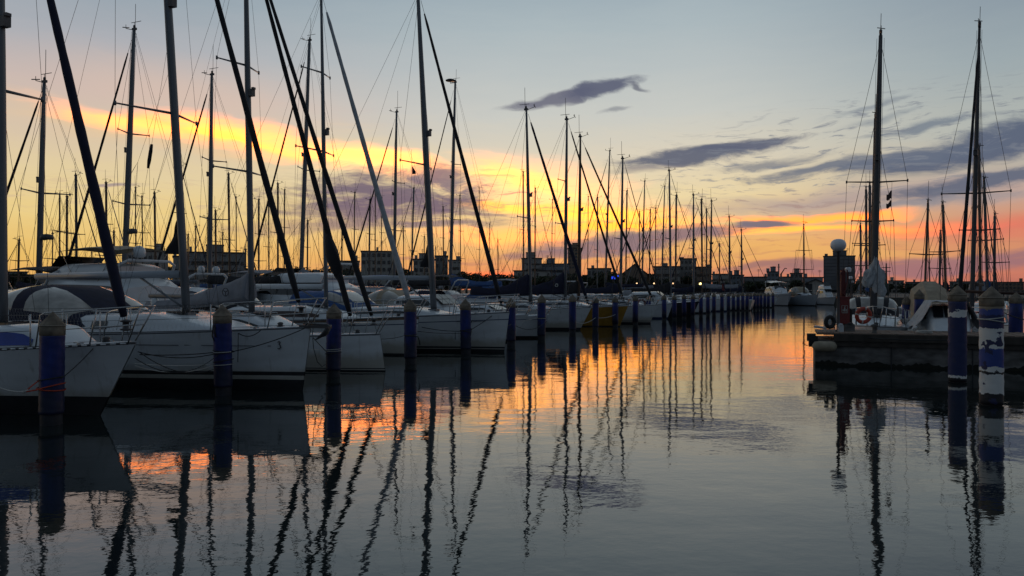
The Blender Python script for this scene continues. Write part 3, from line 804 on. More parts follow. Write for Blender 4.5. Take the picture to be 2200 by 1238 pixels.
B8 = yacht('yellow hulled yacht with white rail and navy sail cover', b8, ANG, Lh=8.6, B=2.9, fb=1.3, fs=1.1, ov=.55, bands=((.05, 1),), mats=[YEL, BLACK, NAVY, GEL, GEL], topm=4,
    cabin=(-1.9, -5.6, 1.0, .36), windows=((-2.6, -5, .3, .7, .2, GLASS),), lod=1,
    rigp=R_(b8, ANG, 1214, 1218, 258, mr=.105, spread=[(.42, 1.0), (.66, .8)], sweep=.3, wire=.008, ms=1.4,
            stays=[(.3, .98, .085, CBLK, False)], boom=(2.0, 3.8, .07, ALU, 0), cover=(CNAVY, 1.4, .34, .26, .6, 0), seed=19))
e = MB(); e.torus((0, 0, 0), .085, .025, 'Y', 14, 5)
e.box((.06, 0, .06), (.06, .05, .06)); eo = e.build('cover_emblem', ROPEW, B8[0]); eo.location = (B8[4]['mx'] - .45, -.27, 2.45)
b9 = bowpt(1396, 696)
B9 = yacht('white yacht with brown mast and black sail cover beside yellow hull', b9, ANG, Lh=9.0, B=3.0, fb=1.2, fs=1.0, ov=.5, bands=((.1, 1), (.16, 0), (.2, 1)),
    cabin=(-1.9, -5.8, 1.0, .34), windows=((-2.6, -5, .3, .7, .2, GLASS),), lod=1,
    rigp=R_(b9, ANG, 1243, 1247, 295, mr=.11, spread=[(.34, .9)], sweep=.3, wire=.009, ms=1.4, mast_mat=BRN,
            stays=[(.3, .98, .10, CBLK, False)], boom=(2.0, 3.8, .07, BRN, 0), cover=(CBLK, .9, .3, .26, .4, 0), seed=23))
# the sail bunched dark round the foot of the inner stay of the racing yacht
p = B3[4]; A = Vector((-1.0, 0, p['deckz'](-1.0))); T_ = p['_on'](p['mz'] + (p['H'] - p['mz']) * .985); b = MB(); rings = []
for i in range(20):
    t = i / 19; q = A.lerp(T_, .10 + .135 * t); w_ = .05 + .13 * math.sin(min(1, (1 - t) * 1.25) * math.pi) ** .7; rings.append([q + Vector((math.cos(a) * w_ * (1 + .2 * math.sin(a * 3 + t * 6)), math.sin(a) * w_, -.05 * math.sin(a * 2))) for a in [2 * math.pi * k / 14 for k in range(14)]])
b.loft(rings); b.build('bunched_sail', CBLK, B3[0])
# further along the near row: boats solved from where their masts stand
def along(pxm, off, ang, fwd=4.0):
    """bow point of a boat in the row lying off metres behind the poles, its mast seen at column pxm"""
    k = (pxm - 1100) / F; best = None; v = vdir(ang)
    for i in range(0, 5200):
        d = -12 + i * .03; x = rowpt(d)
        bx, by = x - V.x * off, d - V.y * off
        mx, my = bx - v.x * fwd, by - v.y * fwd
        if my < 5: continue
        e_ = abs(mx / my - k)
        if best is None or e_ < best[0]: best = (e_, bx, by, my)
    return (best[1], best[2])
MIDR = 'sailing yachts berthed in rows'
front = [  # mast base, head column, head row, mast material, cover, stay sail, label
    (1333, 1338, 342, ALU, CNAVY, CBLK, 'white yacht under silver mast, first one right of the brown mast'),
    (1441, 1438, 368, ALU, CBLK, CBLK, 'white yacht with the tallest mast right of the crossed headsails'),
    (1490, 1490, 420, ALU, CNAVY, CNAVY, 'far white yacht whose mast stands over the row between two dark masts'),
    (1526, 1529, 433, ALUD, CBLK, CBLK, 'far white yacht with thick dark mast in the tight cluster'),
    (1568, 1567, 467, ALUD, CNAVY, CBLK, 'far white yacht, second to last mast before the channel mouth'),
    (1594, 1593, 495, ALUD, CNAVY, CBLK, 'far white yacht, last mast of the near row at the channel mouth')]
RR = random.Random(4)
for i, (pm, pt_, yt, mm, cvm, sm_, lb) in enumerate(front):
    bw = along(pm, .8, ANG, 3.6)
    yacht(lb, bw, ANG, Lh=RR.uniform(8.4, 9.6), B=2.9, fb=RR.uniform(1.1, 1.3), fs=1.0, ov=RR.uniform(.2, .7), bands=((.12, 1),), mats=[GEL, BLACK if i % 2 else NAVY, NAVY, GEL],
          cabin=(-1.9, -5.6, 1.0, .36), windows=((-2.6, -5, .3, .7, .2, GLASS),), lod=1, pul=True, ll=i < 2,
          rigp=R_(bw, ANG, pm, pt_, yt, mr=.11, spread=[(RR.uniform(.42, .5), .9)], sweep=.3, wire=.011, ms=1.5, ss=1.4, mast_mat=mm,
                  stays=[(RR.uniform(-.4, .3), .98, RR.choice([.035, .05, .06]), sm_, False)], boom=(2.0, 3.6, .07, ALU, 0), cover=(cvm, RR.uniform(.4, 1.2), .3, .26, .5, 0), seed=30 + i, halyards=1))
# ------------------------------------------------------------------ second row, berthed the other way round beyond the pontoon
ANG2 = ANG + math.pi
second = [  # base col, head col, head row, cover, headsail, radius, off, label
    (82, 95, 178, None, CBLK, .13, 'white yacht behind the tent, mast with radar bracket at far left', GEL),
    (265, 288, 65, None, CBLK, .15, 'white yacht with tall silver mast and dark headsail rolled towards the left', GEL),
    (450, 455, 162, CBLK, CBLK, .13, 'white yacht with two pairs of spreaders between the two near masts', GEL),
    (645, 665, 88, CGREY, CBLK, .15, 'grey covered yacht with lettered mainsail cover and tall raked mast', GELG),
    (846, 852, 242, CBLK, CBLK, .13, 'white yacht with lower mast seen beside the pale furled headsail', GEL),
    (967, 978, 178, CBLUE, CBLK, .16, 'white yacht with satellite dish at its masthead and blue sail cover', GEL),
    (1300, 1310, 325, CNAVY, CBLK, .14, 'white yacht with raked mast, headsail crossing the brown mast boat', GEL),
    (1379, 1385, 390, CBLK, CBLK, .13, 'navy hulled yacht with lean mast left of the tallest far mast', NAVY),
    (1421, 1428, 401, CNAVY, CBLK, .13, 'white yacht whose raked mast leans beside the tallest far mast', GEL)]
SEC = {}
for i, (pm, pt_, yt, cvm, sm_, mr, lb, hm) in enumerate(second):
    bw = along(pm, 23.5, ANG2, 4.6)
    far_ = pm > 1200
    # bow of this row points away from the channel
    y_ = yacht(lb, bw, ANG2, Lh=10.2, B=3.3, fb=1.35, fs=1.15, ov=.5, bands=((.12, 1),), mats=[hm, BLACK, NAVY, GEL],
          cabin=(-2.2, -6.8, 1.15, .42), windows=((-3.0, -6, .3, .7, .2, GLASS),), lod=1, ll=not far_, group='yachts moored beyond the pontoon',
          hoods=((-6.2, -8.4, 1.1, .8, [CNAVY, CBLUE, CGREY, CBLK][i % 4], .2, dict()),),
          rigp=R_(bw, ANG2, pm, pt_, yt, mr=mr * .9, spread=[(.36, 1.0), (.62, .85)] if i % 3 else [(.5, 1.05)], sweep=.3, wire=.0085, ms=1.5, ss=1.2,
                  stays=[(.1, .965, .078, sm_, False)], boom=(2.55, 4.6, .09, [GELG, ALU][i % 2], 0), cover=(cvm, 1.15 if cvm in (CBLUE, CGREY) else .5, .3, .3, .5, 0) if cvm else None, seed=50 + i, halyards=3))
    SEC[pm] = y_
o645 = SEC[645]
text_mesh('MEZAN', .42, LOGO, o645[0], (o645[4]['mx'] - 1.1, .34, 2.62), (math.radians(90), 0, math.radians(180)), squash=.9)
# dish at the masthead of the 978 mast
p = SEC[967][4]; t_ = p['_on'](p['H'])
b = MB(); b.lathe([(.02, 0), (.02, .2), (.40, .22), (.42, .27), (.30, .34), (.02, .37)], (t_.x + .45, 0, t_.z - .02), 14); b.tube([(t_.x, 0, t_.z), (t_.x + .45, 0, t_.z + .02)], .03, 5)
b.build('satellite_dish', ALUD, SEC[967][0])
# radar domes on mast brackets
for key, z_, r_ in ((82, .30, .24), (265, .26, .2)):
    p = SEC[key][4]; q = p['_on'](p['mz'] + (p['H'] - p['mz']) * z_)
    b = MB(); b.lathe([(.02, -.1), (r_, -.1), (r_ * 1.05, 0), (r_ * .9, .1), (.02, .13)], (q.x - .42, 0, q.z), 14); b.tube([(q.x, 0, q.z - .1), (q.x - .42, 0, q.z - .1)], .03, 5)
    b.build('radar_dome', ALUD, SEC[key][0])

# ------------------------------------------------------------------ smaller masts further back
third = [  # base, head col, row, off, dir (1: bow right, 0: bow left), mast material, label
    (143, 144, 423, 48, 1, BRN, 'distant yacht with short brown mast, left of the big navy furled headsail'),
    (165, 163, 378, 40, 1, ALUD, 'distant yacht with thin grey mast, left of the big navy furled headsail'),
    (229, 228, 394, 44, 1, BRN, 'distant yacht whose brown mast crosses the big navy furled headsail'),
    (335, 332, 416, 42, 1, BRN, 'distant yacht with brown mast under the hanging dark pennant'),
    (388, 388, 358, 38, 1, BRN, 'distant yacht with brown mast half hidden by the thick near mast'),
    (447, 447, 468, 50, 0, BRN, 'distant yacht with short brown mast above the flat roofed block'),
    (464, 463, 454, 46, 1, BRN, 'distant yacht with slim brown mast right above the roof box'),
    (494, 491, 375, 38, 1, BRN, 'distant yacht with dark brown mast and light halfway up'),
    (556, 556, 430, 52, 0, ALUD, 'distant yacht with faint mast just right of the third near mast'),
    (597, 597, 396, 40, 1, BRN, 'distant yacht with brown mast under the three steep furled headsails'),
    (660, 661, 475, 52, 1, BRN, 'distant yacht with short brown mast left of the banded grey cover'),
    (734, 735, 474, 50, 1, BRN, 'distant yacht with short mast right of the fourth near mast'),
    (792, 795, 430, 46, 0, ALUD, 'distant yacht with thin mast left of the pale furled headsail'),
    (883, 889, 405, 44, 0, ALU, 'distant yacht with small pennant and silver mast above white building'),
    (953, 952, 445, 50, 1, BRN, 'distant yacht with short brown mast behind the blue sail cover'),
    (1125, 1124, 370, 30, 1, BRN, 'brown masted yacht directly left of the navy banded headsail'),
    (1149, 1150, 405, 34, 1, BRN, 'brown masted yacht directly right of the slim white yacht mast'),
    (1283, 1284, 425, 24, 1, ALU, 'distant silver masted yacht standing between the crossed headsails'),
    (1344, 1347, 411, 24, 0, ALUD, 'distant grey masted yacht right of the twin crossed headsails'),
    (1374, 1374, 455, 30, 1, BRN, 'distant thin brown mast yacht under the lean raked mast'),
    (1395, 1397, 452, 26, 0, BRN, 'distant brown mast yacht left of the raked pair of masts'),
    (1451, 1453, 421, 12, 0, ALUD, 'distant yacht immediately right of the tallest far mast'),
    (1509, 1507, 430, 9, 0, BRN, 'distant yacht with brown mast at left of the tight cluster'),
    (1518, 1518, 450, 10, 1, ALUD, 'distant yacht with thin stay lines inside the tight cluster')]
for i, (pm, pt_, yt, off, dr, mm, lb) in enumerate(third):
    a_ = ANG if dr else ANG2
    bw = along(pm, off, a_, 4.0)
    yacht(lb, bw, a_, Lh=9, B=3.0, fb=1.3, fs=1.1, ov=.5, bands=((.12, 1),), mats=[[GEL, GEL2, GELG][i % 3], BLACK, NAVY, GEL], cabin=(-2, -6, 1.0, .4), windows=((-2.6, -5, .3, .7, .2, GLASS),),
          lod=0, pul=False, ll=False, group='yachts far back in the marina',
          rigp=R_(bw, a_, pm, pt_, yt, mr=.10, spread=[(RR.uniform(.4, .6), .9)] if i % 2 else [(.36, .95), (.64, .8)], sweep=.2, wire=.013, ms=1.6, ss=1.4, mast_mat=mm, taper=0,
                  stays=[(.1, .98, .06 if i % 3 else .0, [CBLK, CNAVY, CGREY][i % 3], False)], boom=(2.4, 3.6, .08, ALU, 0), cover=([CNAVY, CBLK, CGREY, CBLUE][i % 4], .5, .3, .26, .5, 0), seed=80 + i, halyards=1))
more = [(38, 40, 470, 58, BRN), (112, 114, 452, 55, ALUD), (196, 197, 470, 60, BRN), (248, 246, 442, 50, ALUD), (308, 306, 455, 56, BRN), (352, 352, 470, 62, ALUD), (420, 421, 440, 60, BRN), (508, 507, 452, 56, BRN),
        (578, 578, 468, 62, ALUD), (622, 623, 440, 58, BRN), (700, 701, 462, 64, ALUD), (760, 761, 448, 56, BRN), (818, 819, 470, 60, BRN), (866, 867, 452, 66, ALUD), (912, 913, 470, 62, BRN), (1012, 1013, 462, 56, ALUD), (1052, 1052, 476, 60, BRN), (1088, 1089, 455, 50, ALUD),
        (1185, 1186, 466, 44, BRN), (1262, 1263, 452, 36, ALUD), (1408, 1409, 470, 22, BRN), (1470, 1471, 455, 14, ALUD), (1546, 1546, 476, 6, BRN),
        (60, 61, 430, 52, ALUD), (128, 127, 490, 64, BRN), (212, 213, 425, 48, BRN), (292, 291, 480, 62, ALUD), (318, 320, 435, 46, BRN), (404, 403, 495, 66, BRN), (436, 437, 420, 44, ALUD), (478, 477, 490, 60, BRN), (527, 528, 430, 50, ALUD),
        (567, 566, 415, 46, BRN), (610, 611, 485, 64, BRN), (676, 675, 430, 52, ALUD), (716, 717, 490, 60, BRN), (775, 774, 425, 50, ALUD), (806, 807, 450, 62, BRN), (898, 897, 440, 50, BRN), (936, 937, 480, 62, ALUD), (990, 989, 440, 50, BRN), (1030, 1031, 485, 60, ALUD), (1070, 1069, 440, 48, BRN)]
more = [q for k, q in enumerate(sorted(more)) if k % 4 != 1]; RM = random.Random(21)
ORD = ['first', 'second', 'third', 'fourth', 'fifth', 'sixth', 'seventh', 'eighth', 'ninth', 'tenth', 'eleventh', 'twelfth', 'thirteenth', 'fourteenth', 'fifteenth', 'sixteenth', 'seventeenth', 'eighteenth', 'nineteenth', 'twentieth', 'twenty-first', 'twenty-second', 'twenty-third'] + ['twenty-' + q for q in ('fourth', 'fifth', 'sixth', 'seventh', 'eighth', 'ninth')] + ['thirtieth'] + ['thirty-' + q for q in ('first', 'second', 'third', 'fourth', 'fifth', 'sixth', 'seventh', 'eighth', 'ninth')] + ['fortieth', 'forty-first', 'forty-second', 'forty-third']
for i, (pm, pt_, yt, off, mm) in enumerate(more):
    yt = RM.choice([RM.uniform(400, 450), RM.uniform(455, 545), RM.uniform(490, 560)])
    a_ = ANG if i % 2 else ANG2; bw = along(pm, off, a_, 4.0)
    yacht('small far mast low over the skyline, %s from the left in that group' % ORD[i], bw, a_, Lh=8.5, B=2.8, fb=1.25, fs=1.1, ov=.5, bands=((.12, 1),), mats=[[GEL, GEL2, GELG][i % 3], BLACK, NAVY, GEL], cabin=(-2, -6, 1.0, .4),
          lod=0, pul=False, ll=False, group='small far yachts with short thin masts low over the skyline',
          rigp=R_(bw, a_, pm, pt_ + RM.uniform(-1.5, 1.5), yt, mr=RM.uniform(.055, .09), spread=[(RR.uniform(.4, .6), .9)] if i % 2 else [(.36, .95), (.64, .8)], sweep=.2, wire=.013, ms=1.6, ss=1.4, mast_mat=mm, taper=0,
                  stays=[(.1, .98, .05 if i % 3 == 0 else .0, CBLK, False)], boom=(2.4, 3.4, .08, ALU, 0), cover=([CNAVY, CBLK, CGREY, CBLUE][i % 4], .5, .3, .26, .5, 0), seed=150 + i, halyards=2))
# one lone mast far ahead by the boat house
bw = (gx(1750, 107) + .0, 104.0)
UP = math.radians(-90)     # bow towards the camera
y_ = yacht('small white sailing boat moored bow-on before the white boathouse', bowpt(1751, 657.5), UP + .05, Lh=7.5, B=2.9, fb=1.5, fs=1.1, ov=.9, bands=((.1, 1),), lod=1,
     mats=[GELG, BLACK, NAVY, GELG], cabin=(-2, -5.5, 1.0, .5), windows=((-2.6, -5, .3, .7, .2, GLASS),), group='boats across the channel end', fine=1.0,  # white boat: its backlit shade is painted in as grey hull and coachroof
     hoods=((-3.6, -6.2, 1.2, 1.2, CBEIGE, .2, dict(full=True)),),
     rigp=dict(mx=-3.4, rake=.1, H=11.1, mr=.10, spread=[(.62, 1.1), (.34, 1.4)], sweep=0, wire=.013, ms=2, ss=1.6, stays=[(.6, .98, 0, CBLK, False)], mast_mat=BRN))

# ------------------------------------------------------------------ right-hand berths: boats lying bow-on behind the pier
U2 = math.atan2(-.915, -.40)
def right_boat(label, pm, pt_, yt, dbow, **k):
    ang = k.pop('ang', U2); v = vdir(ang); kk = (pm - 1100) / F; fwd = k.pop('fwd', 3.6)
    my = dbow - v.y * fwd; mx = kk * my
    bw = (mx + v.x * fwd, dbow)
    rk, H = solve_top(bw, ang, fwd, pt_, yt)
    H = gz(yt, my + .2); rp = dict(mx=-fwd, rake=.25, H=H, mr=.10, sweep=.1, wire=.007); rp.update(k.pop('rigp', {}))
    lean = (pt_ - 1100) / F * (my + .2) - (mx - v.x * .25)
    bt = yacht(label, bw, ang, rigp=rp, group='boats behind the concrete pier', **k)
    bt[0].rotation_euler = (math.atan2(0, 1), 0, ang)
    # lean of the mast: the whole boat heels a hair
    bt[0].rotation_euler.x = -math.atan2(lean, H) if v.y < 0 else math.atan2(lean, H)
    return bt
R1 = right_boat('white yacht behind the pier with crumpled white sail round its mast', 1874, 1891, 78, 24.6, Lh=8.2, B=2.6, fb=1.02, fs=.9, ov=.7, fwd=3.4,
     cabin=(-1.5, -5.2, 1.0, .34), windows=((-2.2, -4.8, .3, .7, .2, GLASS),), lod=2, fine=.9,
     rigp=dict(mr=.12, spread=[(.475, 1.0)], stays=[(.4, .98, 0, CBLK, False)], mast_mat=ALUD, ms=1.1, boom=(2.3, 3.2, .07, ALU, 0)))
R2 = right_boat('white yacht right of the beige tent with headsail rolled beside mast', 2086, 2102, 62, 26.6, Lh=9.0, B=2.8, fb=1.0, fs=.95, ov=.8, fwd=3.6,
     cabin=(-1.7, -5.8, 1.0, .34), windows=((-2.4, -5.2, .3, .7, .2, GLASS),), lod=2, fine=.9, ang=math.atan2(-.80, -.60),
     rigp=dict(mr=.085, spread=[(.42, 1.15)], stays=[(.4, .94, .075, CBLK, False)], mast_mat=ALUD, ms=1.1, boom=(2.4, 3.6, .08, WOOD, 0)))
rest = [(1868, 1880, 255, 33, BRN, 'slim dark mast yacht close behind the crumpled white sail'),
        (1868, 1869, 398, 46, ALUD, 'thin dark mast yacht, rightmost of the trio left of the crumpled sail'),
        (1861, 1861, 407, 52, ALUD, 'thin dark mast yacht, middle of the trio left of the crumpled sail'),
        (1850, 1849, 484, 60, BRN, 'short brown mast yacht left of the crumpled sail trio'),
        (1984, 1993, 437, 44, BRN, 'brown mast yacht rising from behind the beige boat tent'),
        (2034, 2027, 440, 48, BRN, 'leaning mast yacht just right of the beige boat tent'),
        (2017, 2020, 500, 66, ALUD, 'short thin mast yacht between the two masts right of the tent'),
        (2107, 2104, 322, 36, BRN, 'dark brown mast yacht immediately right of the tall twin spars'),
        (2124, 2116, 388, 42, ALUD, 'leaning dark mast yacht above the right striped pole'),
        (2135, 2137, 465, 50, ALUD, 'short grey mast yacht nearest the right edge of the view')]
for i, (pm, pt_, yt, db, mm, lb) in enumerate(rest):
    right_boat(lb, pm, pt_, yt, db, Lh=8.0, B=2.8, fb=1.15, fs=1.0, ov=.5, lod=0, pul=i < 6, ll=False, cabin=(-1.8, -5.4, 1.0, .38), windows=((-2.4, -4.8, .3, .7, .2, GLASS),), ang=U2,
        rigp=dict(mr=.065 if db < 45 else .08, spread=[(.45 + .03 * (i % 3), .9)], wire=.009 + db * .00006, ms=1.3, ss=1.3, mast_mat=mm, taper=0, stays=[(.2, .97, .0 if i % 2 else .04, CBLK, False)],
                  boom=(2.2, 3.2, .08, ALU, 0), cover=([CBLUE, CNAVY, CBLK, CGREY][i % 4], .6, .3, .26, .5, 0), seed=120 + i, halyards=1))
# ------------------------------------------------------------------ motor boats
def motorboat(label, bow, ang, Lh=8, B=3.0, fb=1.3, fs=1.0, ov=.8, mats=None, cab=(-2.2, -6, 1.2, 1.1), fly=None, shield=True, top=None, arch=None, dome=None, cloth=None, group='motor boats among the yachts', outboard=False, rail=True, name='motorboat', winm=None):
    bt = empty(name, (bow[0], bow[1], 0), ang); tag(bt, label, 'motorboat', group)
    mats = mats or [GEL, BLACK, NAVY]
    hb, sp, sh, side = mk_hull(Lh, B, fb, fs, ov, [(.1, 1)], -.1, 1.1, True); hb.build('hull', mats, bt); mk_deck(sp).build('deck', DECK, bt)
    zf = lambda x: deck_z(sh, Lh, ov, x) + .04
    zt = 0
    if cab:
        x0, x1, w, h = cab; m_, at = mk_cabin(x0, x1, w, h, zf, front=.32, aft=.04, taper=.7); c = m_.build('cabin', GEL, bt)
        for sd in (1, -1): cabin_window(at, x0 + (x1 - x0) * .30, x0 + (x1 - x0) * .92, .50, .80, sd, winm or GLASS, c, taper=.3)
        # windscreen: three raked panes over the front slope
        xa = x0 + (x1 - x0) * .30; _, ww, z, hh = at(xa)
        b = MB()
        for i in range(3):
            y0 = -ww * .85 + i * ww * 1.7 / 3 + .02; y1 = y0 + ww * 1.7 / 3 - .04
            b.add([(xa + .55, y0 * .85, z + hh * .66), (xa + .55, y1 * .85, z + hh * .66), (xa + .05, y1 * .8, z + hh * 1.12), (xa + .05, y0 * .8, z + hh * 1.12),
                   (xa + .52, y0 * .85, z + hh * .64), (xa + .52, y1 * .85, z + hh * .64), (xa + .02, y1 * .8, z + hh * 1.10), (xa + .02, y0 * .8, z + hh * 1.10)],
                  [(0, 1, 2, 3), (7, 6, 5, 4), (0, 4, 5, 1), (1, 5, 6, 2), (2, 6, 7, 3), (3, 7, 4, 0)])
        b.build('windscreen', GLASS, bt); zt = z + hh * 1.06
        if fly:
            fx0, fx1, fw, fh = fly
            q, at2 = mk_cabin(fx0, fx1, fw, fh, lambda x: zt - .02, front=.25, aft=.1, taper=.8); q.build('flybridge', GEL, bt)
            b = MB(); b.loft([[(fx0 - .3, s * fw * .8, zt + fh * .8), (fx0 - .75, s * fw * .8, zt + fh * 1.55)] for s in (-1, -.4, .4, 1)], closed=False, caps=False); b.build('fly_screen', GLASS, bt)
    if top:
        tx0, tx1, tw, tz, tm = top
        b = MB(); b.loft([[(x, y * tw, tz + .14 * (1 - y * y) + dz) for y in (-1, -.6, 0, .6, 1)] for x, dz in ((tx0, -.12), ((tx0 * 2 + tx1) / 3, 0), ((tx0 + 2 * tx1) / 3, .02), (tx1, -.1))], closed=False, caps=False); b.build('bimini', tm, bt)
        for s in (-1, 1):
            for x in (tx0 - .3, tx1 + .3): line('bimini_frame', [((tx0 + tx1) / 2, s * tw * .95, zf(tx1) + .3), (x, s * tw * .9, tz - .02)], .016, STEEL, bt, 5)
    if arch:
        ax, az, aw = arch
        b = MB(); b.tube([(ax, -aw, zt or 1.2), (ax - .3, -aw * .93, az - .15), (ax - .38, -aw * .7, az), (ax - .38, aw * .7, az), (ax - .3, aw * .93, az - .15), (ax, aw, zt or 1.2)], .04, 8, flat=1.5); b.build('radar_arch', GEL, bt)
    for k, dd in enumerate(dome or []):
        dx, dy, dz, dr = dd; b = MB(); b.lathe([(dr * .5, -dr * .9), (dr * .95, -dr * .7), (dr, 0), (dr * .85, dr * .55), (dr * .45, dr * .9), (.01, dr)], (dx, dy, dz), 16); b.build('radome', GEL, bt)
    if cloth: hood(cloth[0], cloth[1], cloth[2], cloth[3], lambda x: zf(x) + cloth[5], cloth[4], bt, name='canopy', full=True)
    if rail: pulpit(bt, sp, ov, hgt=.5, back=.3, r=.016); 
    if outboard:
        b = MB(); b.box((-Lh - .3, 0, .85), (.35, .4, .5)); b.box((-Lh - .3, 0, .3), (.16, .14, .9)); b.lathe([(.1, 0), (.22, .05), (.2, .3), (.05, .36)], (-Lh - .3, 0, 1.05), 10); b.build('outboard_motor', BLACK, bt)
    return bt, zf
M1b = along(150, 21.5, ANG2, 4.2)
motorboat('big white flybridge cruiser with white radome behind the cockpit tent', M1b, ANG2, Lh=11.5, B=3.9, fb=1.6, fs=1.3, cab=(-2.4, -9.0, 1.6, 1.25), fly=(-4.2, -8.2, 1.3, .55),
          top=(-5.0, -8.6, 1.35, 3.75, CBEIGE), arch=(-8.3, 3.3, 1.35), dome=[(-8.7, .5, 3.62, .24)])
motorboat('white cabin cruiser right behind the long near boom', along(335, 22, ANG2, 4), ANG2, Lh=9, B=3.2, fb=1.4, cab=(-2.2, -7, 1.35, 1.15), arch=(-7, 2.9, 1.2), dome=[(-7.3, .45, 3.1, .17), (-7.3, -.45, 3.1, .17)])
motorboat('white saloon cruiser with long dark side window behind the racing yacht', along(600, 20, ANG2, 4.6), ANG2, Lh=11, B=3.8, fb=1.5, fs=1.3, cab=(-2.4, -9.0, 1.55, 1.2), fly=(-4.5, -8.2, 1.25, .5), arch=(-8.4, 3.5, 1.3))
motorboat('white sports boat with raked windscreen behind the flush decked yacht', (gx(1098, 32.2), 32.2), ANG, Lh=8.6, B=3.0, fb=1.15, cab=(-2.6, -5.2, 1.15, .9), cloth=(-4.6, -7.0, 1.2, .95, CBEIGE, .25))
motorboat('small white motorboat with angular bow by the sixth blue pole', bowpt(1157, 727), ANG, Lh=6.0, B=2.5, fb=1.05, ov=.5, cab=(-1.6, -4, .9, .5), outboard=True)
motorboat('dark hulled motorboat with white deck between the far blue poles', along(1420, .2, ANG, 2.5), ANG, Lh=7.0, B=2.7, fb=1.25, ov=.6, mats=[BLACK, BLACK, NAVY], cab=(-1.8, -5, 1.0, .9), outboard=True)
motorboat('white motorboat with tall wheelhouse moored bow-on, left of the boathouse', bowpt(1692, 657.5), UP, mats=[GELG, BLACK, NAVY], Lh=9, B=3.3, fb=1.7, fs=1.3, ov=.9, cab=(-2.0, -6, 1.15, 1.15), fly=None, top=(-3.2, -6.4, 1.15, 3.2, GEL), arch=(-5.8, 3.4, 1.0), group='boats across the channel end')  # grey hull colour stands in for the shade on a white boat lit from behind
motorboat('white cruiser half hidden behind the slim lamp post', (gx(1791, 108), 108), UP, mats=[GELG, BLACK, NAVY], Lh=5.5, B=1.8, fb=1.2, cab=(-1.2, -4.5, .7, 1.2), fly=(-1.8, -4.0, .6, .6), group='boats across the channel end')  # white hull coloured grey, the shade of its backlit side painted in
for i, (px, off, lb) in enumerate([(40, 24, 'white cruiser with dark canopy at the far left behind the near mast'), (500, 24, 'white cruiser with small top behind the grey sail cover'), (760, 22, 'white cruiser with blue canopy behind the pale headsail yacht'),
                                   (905, 22, 'white cruiser with dark canopy right of the pale headsail'), (1190, 24, 'white cruiser with grey top below the hotel terraces'), (225, 30, 'white cruiser with pale top left of the low flat building'),
                                   (420, 42, 'white cruiser with dark top below the flat roofed block'), (1050, 28, 'white cruiser with grey top below the lit street lamp')]):
    motorboat(lb, along(px, off, ANG2, 4), ANG2, Lh=9, B=3.2, fb=1.35, cab=(-2.2, -7, 1.35, 1.0 + .12 * (i % 3)), top=(-4.4, -7.4, 1.2, 3.0 + .15 * (i % 2), [CBLK, CGREY, CBLUE, CBLK, CGREY, CBEIGE, CBLK, CGREY][i]), arch=(-7.2, 2.9, 1.2), rail=False)
# right-hand boats with covers
bt, zf = motorboat('covered boat under a peaked beige tent behind the pier', (gx(2010, 31), 31), U2, Lh=6.5, B=2.5, fb=1.0, cab=None, rail=False, group='boats behind the concrete pier')
b = MB(); rings = []
for x, w_, z_ in ((-.6, .55, 1.55), (-1.6, .85, 2.15), (-2.9, .95, 2.55), (-3.3, .95, 2.55), (-4.6, .9, 2.15), (-5.8, .75, 1.6)):
    w_ *= .82
    rings.append([(x, w_ * 1.05, .95), (x, w_, 1.2), (x, w_ * .86, z_ - .35), (x, w_ * .32, z_), (x, -w_ * .32, z_), (x, -w_ * .86, z_ - .35), (x, -w_, 1.2), (x, -w_ * 1.05, .95)])
b.loft(rings, closed=False, caps=False, sm=False); b.add(rings[0], [tuple(range(8))]); b.add(rings[-1], [tuple(reversed(range(8)))]); b.build('boat_tent', CBEIGE, bt)
bt, zf = motorboat('white cabin boat half draped in a loose pale tarpaulin', (gx(2049, 22.9), 22.9), U2, Lh=3.9, B=2.2, fb=.92, fs=.9, ov=.4, cab=(-.5, -3.6, .72, .78), rail=False, group='boats behind the concrete pier')
b = MB(); rings = []
R = random.Random(5)
for i in range(15):
    x = -.9 - i * .2; ring = []
    for k in range(15):
        u = -1 + 2 * k / 14; a = abs(u)
        y_ = u * (.80 + .22 * a ** 4 + .05 * math.sin(i * 1.7)); z_ = 1.82 - .85 * max(0, a - .62) / .38 * (1 + .1 * math.sin(i * 1.3 + k)) + .02 * math.sin(k * 2 + i)
        ring.append((x, y_ + .03 * math.sin(i * 2.1 + k * 1.3), z_))
    rings.append(ring)
b.loft(rings, closed=False, caps=False); b.build('tarpaulin', SAILW, bt)
hood(R1[4]['mx'] - 1.2, R1[4]['mx'] - 3.2, .95, .75, lambda x: R1[3](x) + .3, CBLK, R1[0])

